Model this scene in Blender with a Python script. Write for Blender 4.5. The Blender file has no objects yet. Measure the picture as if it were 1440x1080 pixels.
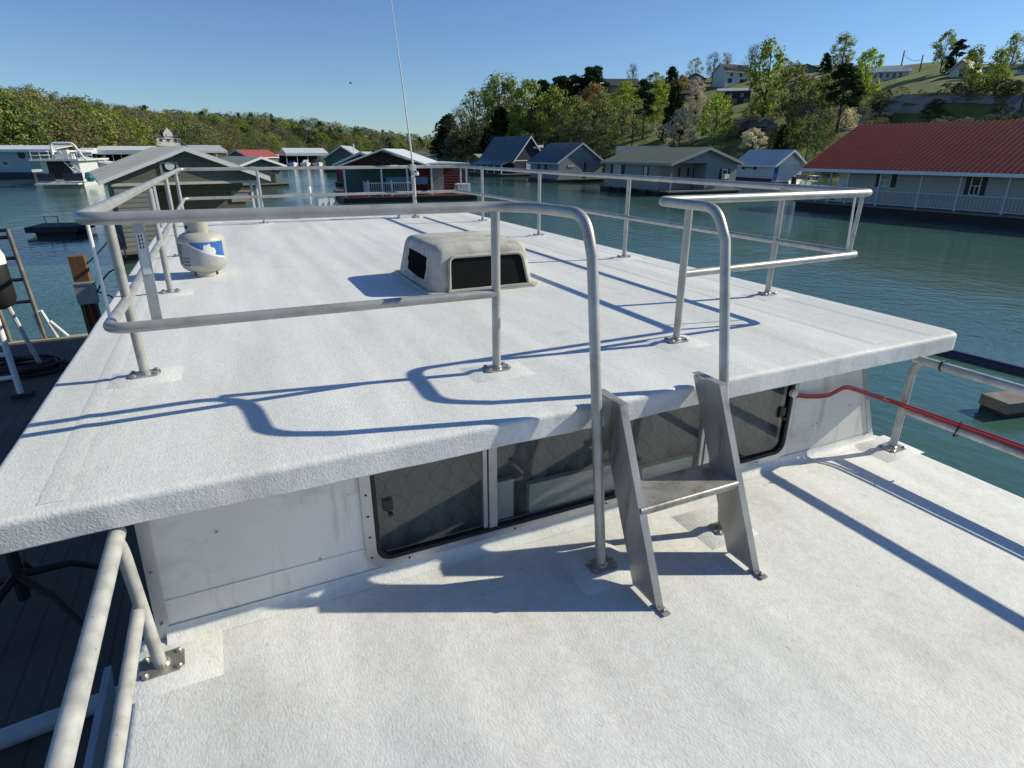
import bpy, bmesh, math, random
from mathutils import Vector, Matrix, noise as mnoise
R = math.radians
rng = random.Random(7)
scene = bpy.context.scene
COL = scene.collection

# ------------------------------------------------------------------ camera geometry
F, HY, YAW = 842.0, 212.0, R(25.0)
CXP, CYP = 720.0, 540.0
PIT = math.atan((CYP - HY) / F)
EYE = Vector((0, 0, 1.0))
FW = Vector((math.sin(YAW) * math.cos(PIT), math.cos(YAW) * math.cos(PIT), -math.sin(PIT)))
RT = Vector((math.cos(YAW), -math.sin(YAW), 0))
UP = RT.cross(FW)
W = -2.6          # water level
DK = -1.80        # dock level
LD = -0.70        # lower roof deck level
YW = 2.13         # front wall plane

def ray(px, py): return FW + RT * ((px - CXP) / F) - UP * ((py - CYP) / F)
def onz(px, py, z):
    d = ray(px, py); return EYE + d * ((z - 1.0) / d.z)
def onx(px, py, x):
    d = ray(px, py); return EYE + d * (x / d.x)
def ony(px, py, y):
    d = ray(px, py); return EYE + d * (y / d.y)
def atd(px, py, dist):
    d = ray(px, py); return EYE + d * (dist / math.hypot(d.x, d.y))
def hpx(x, y):
    a = math.atan2(x, y) - YAW
    if abs(a) > 1.4: a = math.copysign(1.4, a)
    return CXP + F / math.cos(PIT) * math.tan(a)
def polar(px, dist):
    a = YAW + math.atan((px - CXP) * math.cos(PIT) / F)
    return dist * math.sin(a), dist * math.cos(a)

cam = bpy.data.cameras.new('camera'); co = bpy.data.objects.new('camera', cam); COL.objects.link(co)
cam.sensor_fit = 'HORIZONTAL'; cam.sensor_width = 36.0; cam.lens = 36.0 * F / 1440.0
cam.clip_start = 0.05; cam.clip_end = 9000
M = Matrix((RT, UP, -FW)).transposed().to_4x4(); M.translation = EYE
co.matrix_world = M
scene.camera = co

# ------------------------------------------------------------------ light
SUN = Vector((1.60, -0.28, 1.0)).normalized()
sl = bpy.data.lights.new('sun', 'SUN'); so = bpy.data.objects.new('sun', sl); COL.objects.link(so)
sl.energy = 4.95; sl.angle = R(0.53); sl.color = (1.0, 0.93, 0.72)
so.rotation_euler = (-SUN).to_track_quat('-Z', 'Y').to_euler(); so.location = (40, -10, 60)
w = bpy.data.worlds.new('World'); scene.world = w; w.use_nodes = True
nt = w.node_tree; nt.nodes.clear()
sky = nt.nodes.new('ShaderNodeTexSky'); sky.sky_type = 'NISHITA'; sky.sun_disc = False
sky.sun_elevation = math.asin(SUN.z); sky.sun_rotation = math.atan2(SUN.x, SUN.y)
sky.altitude = 200; sky.air_density = 1.0; sky.dust_density = 0.1; sky.ozone_density = 2.0
bg = nt.nodes.new('ShaderNodeBackground'); bg.inputs['Strength'].default_value = 0.11
wo = nt.nodes.new('ShaderNodeOutputWorld')
tint = nt.nodes.new('ShaderNodeMix'); tint.data_type = 'RGBA'; tint.blend_type = 'MULTIPLY'; tint.inputs['Factor'].default_value = 1.0
tint.inputs[7].default_value = (0.57, 0.745, 0.98, 1)      # the photograph's cool white balance
nt.links.new(sky.outputs[0], tint.inputs[6]); nt.links.new(tint.outputs[2], bg.inputs['Color']); nt.links.new(bg.outputs[0], wo.inputs['Surface'])
scene.view_settings.view_transform = 'Standard'; scene.view_settings.look = 'None'
scene.view_settings.exposure = 0.06; scene.view_settings.gamma = 1.0
try:
    scene.cycles.max_bounces = 6; scene.cycles.transparent_max_bounces = 12
    scene.cycles.caustics_reflective = False; scene.cycles.caustics_refractive = False
except Exception: pass

# ------------------------------------------------------------------ materials
MATS = {}
def c4(c): return (c[0], c[1], c[2], 1.0)
def mat(name, col, rough=0.6, metal=0.0, var=0.12, scale=4.0, bump=0.0, bscale=60.0, col2=None, stretch=(1, 1, 1), spec=None,
        bdist=0.004, contrast=0.25, detail=6.0, objvar=0.0):
    if name in MATS: return MATS[name]
    m = bpy.data.materials.new(name); m.use_nodes = True; MATS[name] = m
    n = m.node_tree; N = n.nodes; L = n.links
    b = N['Principled BSDF']
    b.inputs['Roughness'].default_value = rough; b.inputs['Metallic'].default_value = metal
    if spec is not None: b.inputs['Specular IOR Level'].default_value = spec
    tc = N.new('ShaderNodeTexCoord'); mp = N.new('ShaderNodeMapping'); mp.inputs['Scale'].default_value = stretch
    L.new(tc.outputs['Object'], mp.inputs['Vector'])
    nz = N.new('ShaderNodeTexNoise'); nz.inputs['Scale'].default_value = scale; nz.inputs['Detail'].default_value = detail
    L.new(mp.outputs[0], nz.inputs['Vector'])
    rp = N.new('ShaderNodeValToRGB'); rp.color_ramp.elements[0].position = 0.5 - contrast; rp.color_ramp.elements[1].position = 0.5 + contrast
    a = col if col2 else tuple(max(0, x * (1 - var)) for x in col)
    z = col2 if col2 else tuple(min(1, x * (1 + var)) for x in col)
    rp.color_ramp.elements[0].color = c4(a); rp.color_ramp.elements[1].color = c4(z)
    L.new(nz.outputs['Fac'], rp.inputs['Fac'])
    out = rp.outputs['Color']
    if objvar:
        oi = N.new('ShaderNodeObjectInfo'); hs = N.new('ShaderNodeHueSaturation')
        mr = N.new('ShaderNodeMapRange'); mr.inputs['To Min'].default_value = 1 - objvar; mr.inputs['To Max'].default_value = 1 + objvar
        L.new(oi.outputs['Random'], mr.inputs['Value']); L.new(mr.outputs[0], hs.inputs['Value']); L.new(out, hs.inputs['Color']); out = hs.outputs['Color']
    L.new(out, b.inputs['Base Color'])
    if bump:
        n2 = N.new('ShaderNodeTexNoise'); n2.inputs['Scale'].default_value = bscale; n2.inputs['Detail'].default_value = 3
        L.new(mp.outputs[0], n2.inputs['Vector'])
        bp = N.new('ShaderNodeBump'); bp.inputs['Strength'].default_value = bump; bp.inputs['Distance'].default_value = bdist
        L.new(n2.outputs['Fac'], bp.inputs['Height']); L.new(bp.outputs['Normal'], b.inputs['Normal'])
    return m

def stain(m, sc, lo, hi, col, stretch=(1, 1, 1), seed=0.0, rough=0.65):
    """lay marks with a shape of their own (scuffs, run-off, grime) over a material's colour"""
    n = m.node_tree; N = n.nodes; L = n.links; b = N['Principled BSDF']; src = b.inputs['Base Color'].links[0].from_socket
    tc = N.new('ShaderNodeTexCoord'); mp = N.new('ShaderNodeMapping'); mp.inputs['Scale'].default_value = stretch; mp.inputs['Location'].default_value = (seed, seed, seed); L.new(tc.outputs['Object'], mp.inputs['Vector'])
    q = N.new('ShaderNodeTexNoise'); q.inputs['Scale'].default_value = sc; q.inputs['Detail'].default_value = 8; q.inputs['Roughness'].default_value = rough; L.new(mp.outputs[0], q.inputs['Vector'])
    r = N.new('ShaderNodeValToRGB'); r.color_ramp.elements[0].position = lo; r.color_ramp.elements[0].color = (1, 1, 1, 1); r.color_ramp.elements[1].position = hi; r.color_ramp.elements[1].color = c4(col); L.new(q.outputs['Fac'], r.inputs['Fac'])
    x = N.new('ShaderNodeMix'); x.data_type = 'RGBA'; x.blend_type = 'MULTIPLY'; x.inputs['Factor'].default_value = 1.0
    L.new(src, x.inputs[6]); L.new(r.outputs['Color'], x.inputs[7]); L.new(x.outputs[2], b.inputs['Base Color']); return m

def band_mat(name, col, axis='Z', period=0.15, rough=0.6, dark=0.72, var=0.06, bump=0.6, metal=0.0, dist=0.02, gap=0.14):
    """lap siding / boards / ribs: bands across one object axis, as bump plus a darker joint; a wide gap paints shade under each lap"""
    if name in MATS: return MATS[name]
    m = mat(name, col, rough, metal, var, 2.0)
    n = m.node_tree; N = n.nodes; L = n.links; b = N['Principled BSDF']
    tc = N.new('ShaderNodeTexCoord'); sx = N.new('ShaderNodeSeparateXYZ'); L.new(tc.outputs['Object'], sx.inputs[0])
    mu = N.new('ShaderNodeMath'); mu.operation = 'DIVIDE'; mu.inputs[1].default_value = period; L.new(sx.outputs[axis], mu.inputs[0])
    fr = N.new('ShaderNodeMath'); fr.operation = 'FRACT'; L.new(mu.outputs[0], fr.inputs[0])
    rp = N.new('ShaderNodeValToRGB'); rp.color_ramp.elements[0].position = 0.0; rp.color_ramp.elements[0].color = (dark, dark, dark, 1)
    rp.color_ramp.elements[1].position = gap; rp.color_ramp.elements[1].color = (1, 1, 1, 1)
    L.new(fr.outputs[0], rp.inputs['Fac'])
    src = b.inputs['Base Color'].links[0].from_socket
    mx = N.new('ShaderNodeMix'); mx.data_type = 'RGBA'; mx.blend_type = 'MULTIPLY'; mx.inputs['Factor'].default_value = 1.0
    L.new(src, mx.inputs[6]); L.new(rp.outputs['Color'], mx.inputs[7]); L.new(mx.outputs[2], b.inputs['Base Color'])
    bp = N.new('ShaderNodeBump'); bp.inputs['Strength'].default_value = bump; bp.inputs['Distance'].default_value = dist
    L.new(fr.outputs[0], bp.inputs['Height']); L.new(bp.outputs['Normal'], b.inputs['Normal'])
    return m

def deck_mat(name, seed, dirt):
    """rough rolled white roof coating with large dull patches, specks and stains"""
    m = bpy.data.materials.new(name); m.use_nodes = True; MATS[name] = m
    n = m.node_tree; N = n.nodes; L = n.links; b = N['Principled BSDF']
    b.inputs['Roughness'].default_value = 0.62; b.inputs['Specular IOR Level'].default_value = 0.3
    tc = N.new('ShaderNodeTexCoord'); mp = N.new('ShaderNodeMapping'); mp.inputs['Location'].default_value = (seed, seed * 2, 0)
    L.new(tc.outputs['Object'], mp.inputs['Vector'])
    def noise(sc, det=5, vec=None, rough=0.5):
        q = N.new('ShaderNodeTexNoise'); q.inputs['Scale'].default_value = sc; q.inputs['Detail'].default_value = det; q.inputs['Roughness'].default_value = rough
        L.new(vec or mp.outputs[0], q.inputs['Vector']); return q.outputs['Fac']
    def ramp(src, p0, c0, p1, c1):
        r = N.new('ShaderNodeValToRGB'); e = r.color_ramp.elements; e[0].position = p0; e[0].color = c4(c0); e[1].position = p1; e[1].color = c4(c1)
        L.new(src, r.inputs['Fac']); return r.outputs['Color']
    def mul(a, bb, f=1.0):
        x = N.new('ShaderNodeMix'); x.data_type = 'RGBA'; x.blend_type = 'MULTIPLY'; x.inputs['Factor'].default_value = f
        L.new(a, x.inputs[6]); L.new(bb, x.inputs[7]); return x.outputs[2]
    mpl = N.new('ShaderNodeMapping'); mpl.inputs['Scale'].default_value = (1, 0.35, 1); L.new(mp.outputs[0], mpl.inputs['Vector'])
    base = ramp(noise(1.1, 6, mpl.outputs[0]), 0.3, (0.72, 0.73, 0.73), 0.72, (0.83, 0.83, 0.82))
    st = ramp(noise(2.3, 8, None, 0.65), 0.58, (1, 1, 1), 0.8, (0.80, 0.76, 0.68) if dirt else (0.88, 0.88, 0.87))
    c = mul(base, st)
    # longitudinal dull run marks
    mps = N.new('ShaderNodeMapping'); mps.inputs['Scale'].default_value = (5.0, 0.18, 1); L.new(mp.outputs[0], mps.inputs['Vector'])
    c = mul(c, ramp(noise(1.0, 4, mps.outputs[0]), 0.36, (0.88, 0.885, 0.89), 0.62, (1.0, 1.0, 1.0)))
    # mottled coating and dark grit gathered in patches
    c = mul(c, ramp(noise(38, 5, None, 0.7), 0.30, (0.86, 0.86, 0.86), 0.6, (1, 1, 1)))
    sp = ramp(noise(75, 2, None, 0.6), 0.66, (1, 1, 1), 0.74, (0.42, 0.40, 0.36))
    patch = ramp(noise(1.7, 4), 0.52, (0, 0, 0), 0.68, (1, 1, 1))
    x = N.new('ShaderNodeMix'); x.data_type = 'RGBA'; x.blend_type = 'MULTIPLY'
    pf = N.new('ShaderNodeMath'); pf.operation = 'MULTIPLY'; pf.inputs[1].default_value = 0.75 if dirt else 0.3
    L.new(patch, pf.inputs[0]); L.new(pf.outputs[0], x.inputs['Factor']); L.new(c, x.inputs[6]); L.new(sp, x.inputs[7])
    L.new(x.outputs[2], b.inputs['Base Color'])
    # relief: rolled-coating stipple, ripples and shallow dips
    mpb = N.new('ShaderNodeMapping'); mpb.inputs['Scale'].default_value = (1.0, 0.55, 1.0); mpb.inputs['Rotation'].default_value = (0, 0, 0.5); L.new(mp.outputs[0], mpb.inputs['Vector'])
    b1 = N.new('ShaderNodeBump'); b1.inputs['Strength'].default_value = 0.62; b1.inputs['Distance'].default_value = 0.0035
    L.new(noise(120, 3, mpb.outputs[0], 0.6), b1.inputs['Height'])
    b2 = N.new('ShaderNodeBump'); b2.inputs['Strength'].default_value = 0.3; b2.inputs['Distance'].default_value = 0.012
    L.new(noise(7, 3), b2.inputs['Height']); L.new(b2.outputs['Normal'], b1.inputs['Normal'])
    b3 = N.new('ShaderNodeBump'); b3.inputs['Strength'].default_value = 0.6; b3.inputs['Distance'].default_value = 0.05
    L.new(noise(1.6, 2, mpl.outputs[0]), b3.inputs['Height']); L.new(b3.outputs['Normal'], b2.inputs['Normal'])
    L.new(b1.outputs['Normal'], b.inputs['Normal'])
    return m

M_ROOF = deck_mat('white roof coating', 3.0, False)
M_LOW = deck_mat('worn white deck coating', 11.0, True)
DECK_MARKS = True
M_PIPE = mat('weathered aluminium pipe', (0.33, 0.325, 0.305), 0.42, 0.45, 0.2, 11, 0.12, 150, col2=(0.54, 0.53, 0.50), contrast=0.28, detail=9)
M_PIPE2 = mat('chalky painted pipe', (0.36, 0.355, 0.335), 0.5, 0.2, 0.2, 16, 0.15, 120, col2=(0.58, 0.575, 0.545), contrast=0.2, detail=9)
stain(M_ROOF, 0.9, 0.52, 0.72, (0.90, 0.89, 0.86), (2.2, 0.3, 1), 1.0); stain(M_ROOF, 4.5, 0.60, 0.74, (0.86, 0.84, 0.79), (1, 1, 1), 8.0); stain(M_ROOF, 26, 0.68, 0.74, (0.74, 0.72, 0.68), seed=3.0)
stain(M_LOW, 3.2, 0.54, 0.72, (0.88, 0.855, 0.79), (1, 0.7, 1), 2.0); stain(M_LOW, 22, 0.66, 0.73, (0.70, 0.67, 0.60), (1, 0.6, 1), 9.0); stain(M_LOW, 0.8, 0.5, 0.7, (0.93, 0.92, 0.89), seed=6.0)
stain(M_PIPE2, 13, 0.58, 0.72, (0.72, 0.71, 0.67), (1, 0.5, 1)); stain(M_PIPE2, 40, 0.66, 0.72, (0.5, 0.49, 0.46), seed=3.0); stain(M_PIPE, 15, 0.58, 0.72, (0.72, 0.70, 0.65), (0.7, 0.7, 0.7), 2.0); stain(M_PIPE, 45, 0.67, 0.72, (0.45, 0.43, 0.40), seed=5.0)
M_PLATE = mat('stainless plate', (0.34, 0.325, 0.29), 0.38, 0.75, 0.2, 25, 0.2, 160, col2=(0.55, 0.53, 0.49))
M_LADDER = mat('dull aluminium plate', (0.27, 0.26, 0.24), 0.4, 0.5, 0.2, 7, 0.12, 120, col2=(0.54, 0.53, 0.50), stretch=(1, 1, 0.3))
stain(M_LADDER, 9, 0.52, 0.66, (0.55, 0.50, 0.42), (1, 1, 0.25), 1.0)
M_WALL = mat('chalky white wall paint', (0.72, 0.70, 0.655), 0.55, 0, 0.1, 3.0, 0.08, 40, col2=(0.84, 0.825, 0.785))
stain(M_WALL, 2.2, 0.50, 0.66, (0.70, 0.70, 0.62), (1, 1, 1.3), 4.0); stain(M_WALL, 5, 0.56, 0.70, (0.74, 0.73, 0.68), (2.5, 1, 0.35), 7.0); stain(M_WALL, 34, 0.68, 0.73, (0.5, 0.48, 0.44), seed=2.0)
M_TRIM = mat('aluminium trim', (0.42, 0.43, 0.43), 0.4, 0.5, 0.2, 8, col2=(0.58, 0.58, 0.57))
M_BLACK = mat('black rubber', (0.012, 0.012, 0.013), 0.6)
M_DARK = mat('dark metal', (0.03, 0.03, 0.032), 0.5, 0.3)
M_WHITE = mat('white paint', (0.74, 0.74, 0.73), 0.45, 0, 0.06, 3)
M_OFFW = mat('off white plastic', (0.62, 0.61, 0.57), 0.45, 0, 0.1, 12)

# ------------------------------------------------------------------ mesh helpers
def finish(name, bm, material, parent=None, smooth=False):
    bmesh.ops.recalc_face_normals(bm, faces=bm.faces[:])
    me = bpy.data.meshes.new(name); bm.to_mesh(me); bm.free()
    for x in (material if isinstance(material, (list, tuple)) else [material]): me.materials.append(x)
    if smooth:
        for p in me.polygons: p.use_smooth = True
        try: me.set_sharp_from_angle(angle=R(42))
        except Exception: pass
    o = bpy.data.objects.new(name, me); COL.objects.link(o)
    if parent: o.parent = parent
    return o
def raw(name, V, Fc, material, parent=None, smooth=False, mi=None):
    me = bpy.data.meshes.new(name); me.from_pydata([tuple(v) for v in V], [], Fc)
    for x in (material if isinstance(material, (list, tuple)) else [material]): me.materials.append(x)
    if mi: me.polygons.foreach_set('material_index', mi)
    if smooth:
        for p in me.polygons: p.use_smooth = True
    me.update(); o = bpy.data.objects.new(name, me); COL.objects.link(o)
    if parent: o.parent = parent
    return o
def empty(name, loc=(0, 0, 0), parent=None):
    o = bpy.data.objects.new(name, None); COL.objects.link(o); o.location = loc; o.empty_display_size = 0.2
    if parent: o.parent = parent
    return o
def tag(o, label, cat, group=None):
    o['label'] = label; o['category'] = cat
    if group: o['group'] = group
    return o
def box(bm, x0, x1, y0, y1, z0, z1, rot=None, mi=0):
    v = [Vector((x, y, z)) for x in (x0, x1) for y in (y0, y1) for z in (z0, z1)]
    if rot is not None: v = [rot @ p for p in v]
    b = [bm.verts.new(p) for p in v]
    fs = []
    for f in ((0, 1, 3, 2), (4, 6, 7, 5), (0, 4, 5, 1), (2, 3, 7, 6), (0, 2, 6, 4), (1, 5, 7, 3)):
        q = bm.faces.new([b[i] for i in f]); q.material_index = mi; fs.append(q)
    return fs
def BM(): return bmesh.new()
def prism(bm, poly, vec, mi=0):
    a = [bm.verts.new(Vector(p)) for p in poly]; b = [bm.verts.new(Vector(p) + Vector(vec)) for p in poly]
    bm.faces.new(a).material_index = mi; bm.faces.new(b[::-1]).material_index = mi
    for i in range(len(a)):
        j = (i + 1) % len(a); bm.faces.new((a[i], b[i], b[j], a[j])).material_index = mi
def fillet(pts, rad, n=7):
    P = [Vector(p) for p in pts]; out = [P[0]]
    for i in range(1, len(P) - 1):
        r = rad[i] if isinstance(rad, (list, tuple)) else rad
        a, b, c = P[i - 1], P[i], P[i + 1]; u = (a - b); v = (c - b)
        if r <= 0 or u.length < 1e-6 or v.length < 1e-6: out.append(b); continue
        d = min(r, u.length * 0.49, v.length * 0.49); p0 = b + u.normalized() * d; p1 = b + v.normalized() * d
        for k in range(n + 1):
            t = k / n; out.append(p0 * (1 - t) ** 2 + b * 2 * t * (1 - t) + p1 * t * t)
    out.append(P[-1]); return out
def tube(bm, pts, r, n=14, caps=True, mi=0):
    P = [Vector(p) for p in pts]
    rs = r if isinstance(r, (list, tuple)) else [r] * len(P)
    t0 = (P[1] - P[0]).normalized()
    ref = Vector((0, 0, 1)) if abs(t0.z) < 0.9 else Vector((0, 1, 0))
    u = t0.cross(ref).normalized(); rings = []
    for i, p in enumerate(P):
        if i == 0: t = t0
        elif i == len(P) - 1: t = (P[i] - P[i - 1]).normalized()
        else: t = ((P[i] - P[i - 1]).normalized() + (P[i + 1] - P[i]).normalized()).normalized()
        u = (u - t * u.dot(t)).normalized(); v = t.cross(u)
        rings.append([bm.verts.new(p + (u * math.cos(2 * math.pi * k / n) + v * math.sin(2 * math.pi * k / n)) * rs[i]) for k in range(n)])
    for a, b in zip(rings, rings[1:]):
        for k in range(n): bm.faces.new((a[k], a[(k + 1) % n], b[(k + 1) % n], b[k])).material_index = mi
    if caps: bm.faces.new(rings[0][::-1]).material_index = mi; bm.faces.new(rings[-1]).material_index = mi
def lathe(bm, prof, n=28, org=(0, 0, 0), mi=0, cap=True):
    rings = []
    for r, z in prof:
        rings.append([bm.verts.new((org[0] + r * math.cos(2 * math.pi * k / n), org[1] + r * math.sin(2 * math.pi * k / n), org[2] + z)) for k in range(n)])
    for a, b in zip(rings, rings[1:]):
        for k in range(n): bm.faces.new((a[k], a[(k + 1) % n], b[(k + 1) % n], b[k])).material_index = mi
    if cap: bm.faces.new(rings[0][::-1]).material_index = mi; bm.faces.new(rings[-1]).material_index = mi
def rrect(x0, x1, y0, y1, r, step=0.06, cn=8):
    """finely sampled rounded rectangle outline, counter-clockwise"""
    out = []
    def line(a, b):
        d = math.hypot(b[0] - a[0], b[1] - a[1]); k = max(1, int(d / step))
        for i in range(k): out.append((a[0] + (b[0] - a[0]) * i / k, a[1] + (b[1] - a[1]) * i / k))
    def arc(cx, cy, a0):
        for i in range(cn): a = a0 + math.pi / 2 * i / cn; out.append((cx + r * math.cos(a), cy + r * math.sin(a)))
    line((x0 + r, y0), (x1 - r, y0)); arc(x1 - r, y0 + r, -math.pi / 2)
    line((x1, y0 + r), (x1, y1 - r)); arc(x1 - r, y1 - r, 0)
    line((x1 - r, y1), (x0 + r, y1)); arc(x0 + r, y1 - r, math.pi / 2)
    line((x0, y1 - r), (x0, y0 + r)); arc(x0 + r, y0 + r, math.pi)
    return out
def slab(bm, x0, x1, y0, y1, r, prof, step=0.06, jit=0.004):
    """a deck with a rounded plan and a rolled edge: prof = [(inset, z), ...] from underneath to the top"""
    out = rrect(x0, x1, y0, y1, r, step); cx, cy = (x0 + x1) / 2, (y0 + y1) / 2; hx, hy = (x1 - x0) / 2, (y1 - y0) / 2
    rings = []
    for k, (ins, z) in enumerate(prof):
        ring = []
        for (x, y) in out:
            nn = mnoise.noise(Vector((x * 3.1, y * 3.1, 0.3))) * jit + mnoise.noise(Vector((x * 11, y * 11, 4.3))) * jit * 0.5
            X = cx + (x - cx) * (hx - ins) / hx; Y = cy + (y - cy) * (hy - ins) / hy
            last = (k == len(prof) - 1)
            ring.append(bm.verts.new((X + (0 if last else nn * 0.6), Y + (0 if last else nn), z + (nn * 1.2 if k < 3 else 0))))
        rings.append(ring)
    n = len(out)
    for a, b in zip(rings, rings[1:]):
        for i in range(n): bm.faces.new((a[i], a[(i + 1) % n], b[(i + 1) % n], b[i]))
    bm.faces.new(rings[0][::-1]); bm.faces.new(rings[-1])

# ================================================================== OWN HOUSEBOAT
boat = tag(empty('houseboat', (1.5, 2.1, W)), 'white houseboat in the foreground with two roof levels, pipe railings, ladder and vent hood', 'houseboat')
def bp(name, bm, m, parent=None, smooth=False):
    o = finish(name, bm, m, None, smooth); p = parent or boat
    o.parent = p
    # geometry is written in place, so undo every parent translation above it
    off = Vector((0, 0, 0)); q = p
    while q is not None: off += q.location; q = q.parent
    o.location = -off
    return o

# upper roof
X0, X1, Y0, Y1 = -0.83, 3.86, 1.955, 10.78
bm = BM()
slab(bm, X0, X1, Y0, Y1, 0.09, [(0.06, -0.105), (0.010, -0.108), (0.0, -0.100), (0.0, -0.092), (0.0, -0.024), (0.0, -0.018), (0.003, -0.009), (0.009, -0.003), (0.018, 0.0), (0.03, 0.0)])
roof = bp('upper_roof', bm, M_ROOF, smooth=True)
for y, h in ((None, 0),):
    pass
# lapped seams of the coating cloth
bm = BM()
for x in (3.18, 3.62, -0.62):
    a = [(x - 0.03, Y0 + 0.06, 0.0005), (x + 0.0, Y0 + 0.06, 0.004), (x + 0.05, Y0 + 0.06, 0.0005)]
    prism(bm, a, (0, Y1 - Y0 - 0.12, 0))
bp('coating_seam', bm, M_ROOF, roof, True)
# raised mounting pads
POSTS = [(-0.45, 3.14), (-0.445, 5.10), (-0.45, 6.93), (-0.45, 8.76), (0.53, 9.71), (2.80, 9.71), (3.55, 8.66), (3.555, 6.83), (3.56, 4.99), (3.55, 3.155), (1.09, 2.513), (2.182, 2.513)]
def pad(bm, x, y, z, a=0.17, b=0.13, h=0.016):
    lo = [(x - a, y - b, z - 0.002), (x + a, y - b, z - 0.002), (x + a, y + b, z - 0.002), (x - a, y + b, z - 0.002)]
    k = 0.045
    hi = [(x - a + k, y - b + k, z + h), (x + a - k, y - b + k, z + h), (x + a - k, y + b - k, z + h), (x - a + k, y + b - k, z + h)]
    A = [bm.verts.new(p) for p in lo]; B = [bm.verts.new(p) for p in hi]
    for i in range(4): bm.faces.new((A[i], A[(i + 1) % 4], B[(i + 1) % 4], B[i]))
    bm.faces.new(B)
for (x, y) in POSTS:
    bm = BM(); pad(bm, x, y, 0.0, 0.16, 0.12, 0.013); bp('mounting_pad', bm, M_ROOF, roof, True)

# lower roof deck
bm = BM()
slab(bm, -0.53, 3.60, -4.5, YW + 0.06, 0.05, [(0.06, LD - 0.13), (0.01, LD - 0.13), (0, LD - 0.12), (0, LD - 0.03), (0.004, LD - 0.012), (0.014, LD - 0.003), (0.03, LD)])
low = bp('lower_roof', bm, M_LOW, smooth=True)
for x, y, a, b in ((1.257, 1.80, 0.15, 0.15), (1.937, 1.82, 0.15, 0.15), (3.46, 2.0, 0.17, 0.13), (-0.40, 1.97, 0.16, 0.12)):
    bm = BM(); pad(bm, x, y, LD, a, b, 0.02); bp('mounting_pad', bm, M_LOW, low, True)
# cove of coating where the wall meets the deck
bm = BM()
a = [(-0.43, YW - 0.055, LD + 0.001)] + [(-0.43, YW - 0.055 + 0.05 * math.sin(t * math.pi / 2), LD + 0.001 + 0.05 * (1 - math.cos(t * math.pi / 2))) for t in (0.25, 0.5, 0.75, 1)] + [(-0.43, YW - 0.004, LD + 0.001)]
prism(bm, a, (3.93, 0, 0)); bp('coating_cove', bm, M_LOW, low, True)

# cabin walls
WX0, WX1, WZ0, WZ1 = 0.385, 2.69, -0.605, -0.13
bm = BM()
xl0, xl1, xr0, xr1 = -0.40, -0.425, 3.235, 3.49     # top / bottom corners of the raked front wall
T = 0.04
def quadwall(bm, a, b, c, d): prism(bm, [(p[0], YW, p[1]) for p in (a, b, c, d)], (0, T, 0))
quadwall(bm, (xl1, LD), (xr1, LD), (3.463, WZ0), (-0.42, WZ0))
quadwall(bm, (-0.42, WZ0), (WX0, WZ0), (WX0, WZ1), (-0.40, WZ1))
quadwall(bm, (WX1, WZ0), (3.463, WZ0), (3.255, WZ1), (WX1, WZ1))
quadwall(bm, (-0.40, WZ1), (3.255, WZ1), (xr0, -0.106), (-0.398, -0.106))
fw_ = bp('front_wall', bm, M_WALL)
bm = BM()   # lapped bottom panel seam and rivet heads
box(bm, -0.41, WX0 - 0.07, YW - 0.004, YW - 0.0005, LD + 0.16, LD + 0.163)
bp('panel_seam', bm, M_WALL, fw_)
for xa, xb in (((-0.437, -0.46), (-0.396, -0.42)), ((3.226, 3.474), (3.258, 3.512))):
    bm = BM(); prism(bm, [(xa[1], YW - 0.006, LD), (xb[1], YW - 0.006, LD), (xb[0], YW - 0.006, -0.108), (xa[0], YW - 0.006, -0.108)], (0, 0.05, 0))
    for t in (0.12, 0.5, 0.86):
        x = (xa[1] + xb[1]) / 2 * (1 - t) + (xa[0] + xb[0]) / 2 * t; z = LD * (1 - t) - 0.108 * t
        lathe(bm, [(0.006, 0), (0.006, 0.004), (0.003, 0.006)], 8, (x, YW - 0.012, z))
    bp('corner_trim', bm, M_TRIM, fw_)
for x, z in ((-0.2, -0.30), (0.14, -0.53), (2.93, -0.50), (2.96, -0.49), (3.22, -0.42)):
    bm = BM(); lathe(bm, [(0.005, 0), (0.005, 0.003)], 8, (x, YW - 0.004, z)); bp('screw_head', bm, M_TRIM, fw_)
# upper cabin sides and back, lower cabin, hull
bm = BM()
box(bm, -0.42, -0.38, YW + T, 10.5, -2.2, -0.106); prism(bm, [(3.44, YW + T, LD), (3.484, YW + T, LD), (3.232, YW + T, -0.106), (3.19, YW + T, -0.106)], (0, 10.5 - YW - T, 0)); box(bm, 3.44, 3.484, YW + T, 10.5, -2.2, LD); box(bm, -0.38, 3.19, 10.46, 10.5, -2.2, -0.106)
box(bm, -0.42, 3.49, -4.3, YW, -2.2, LD - 0.131)
bp('cabin_wall', bm, M_WALL)
bm = BM(); prism(bm, [(-0.62, -4.6, -2.2), (3.7, -4.6, -2.2), (3.5, -4.6, W - 0.3), (-0.42, -4.6, W - 0.3)], (0, 15.4, 0)); bp('hull', bm, M_WHITE)

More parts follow.
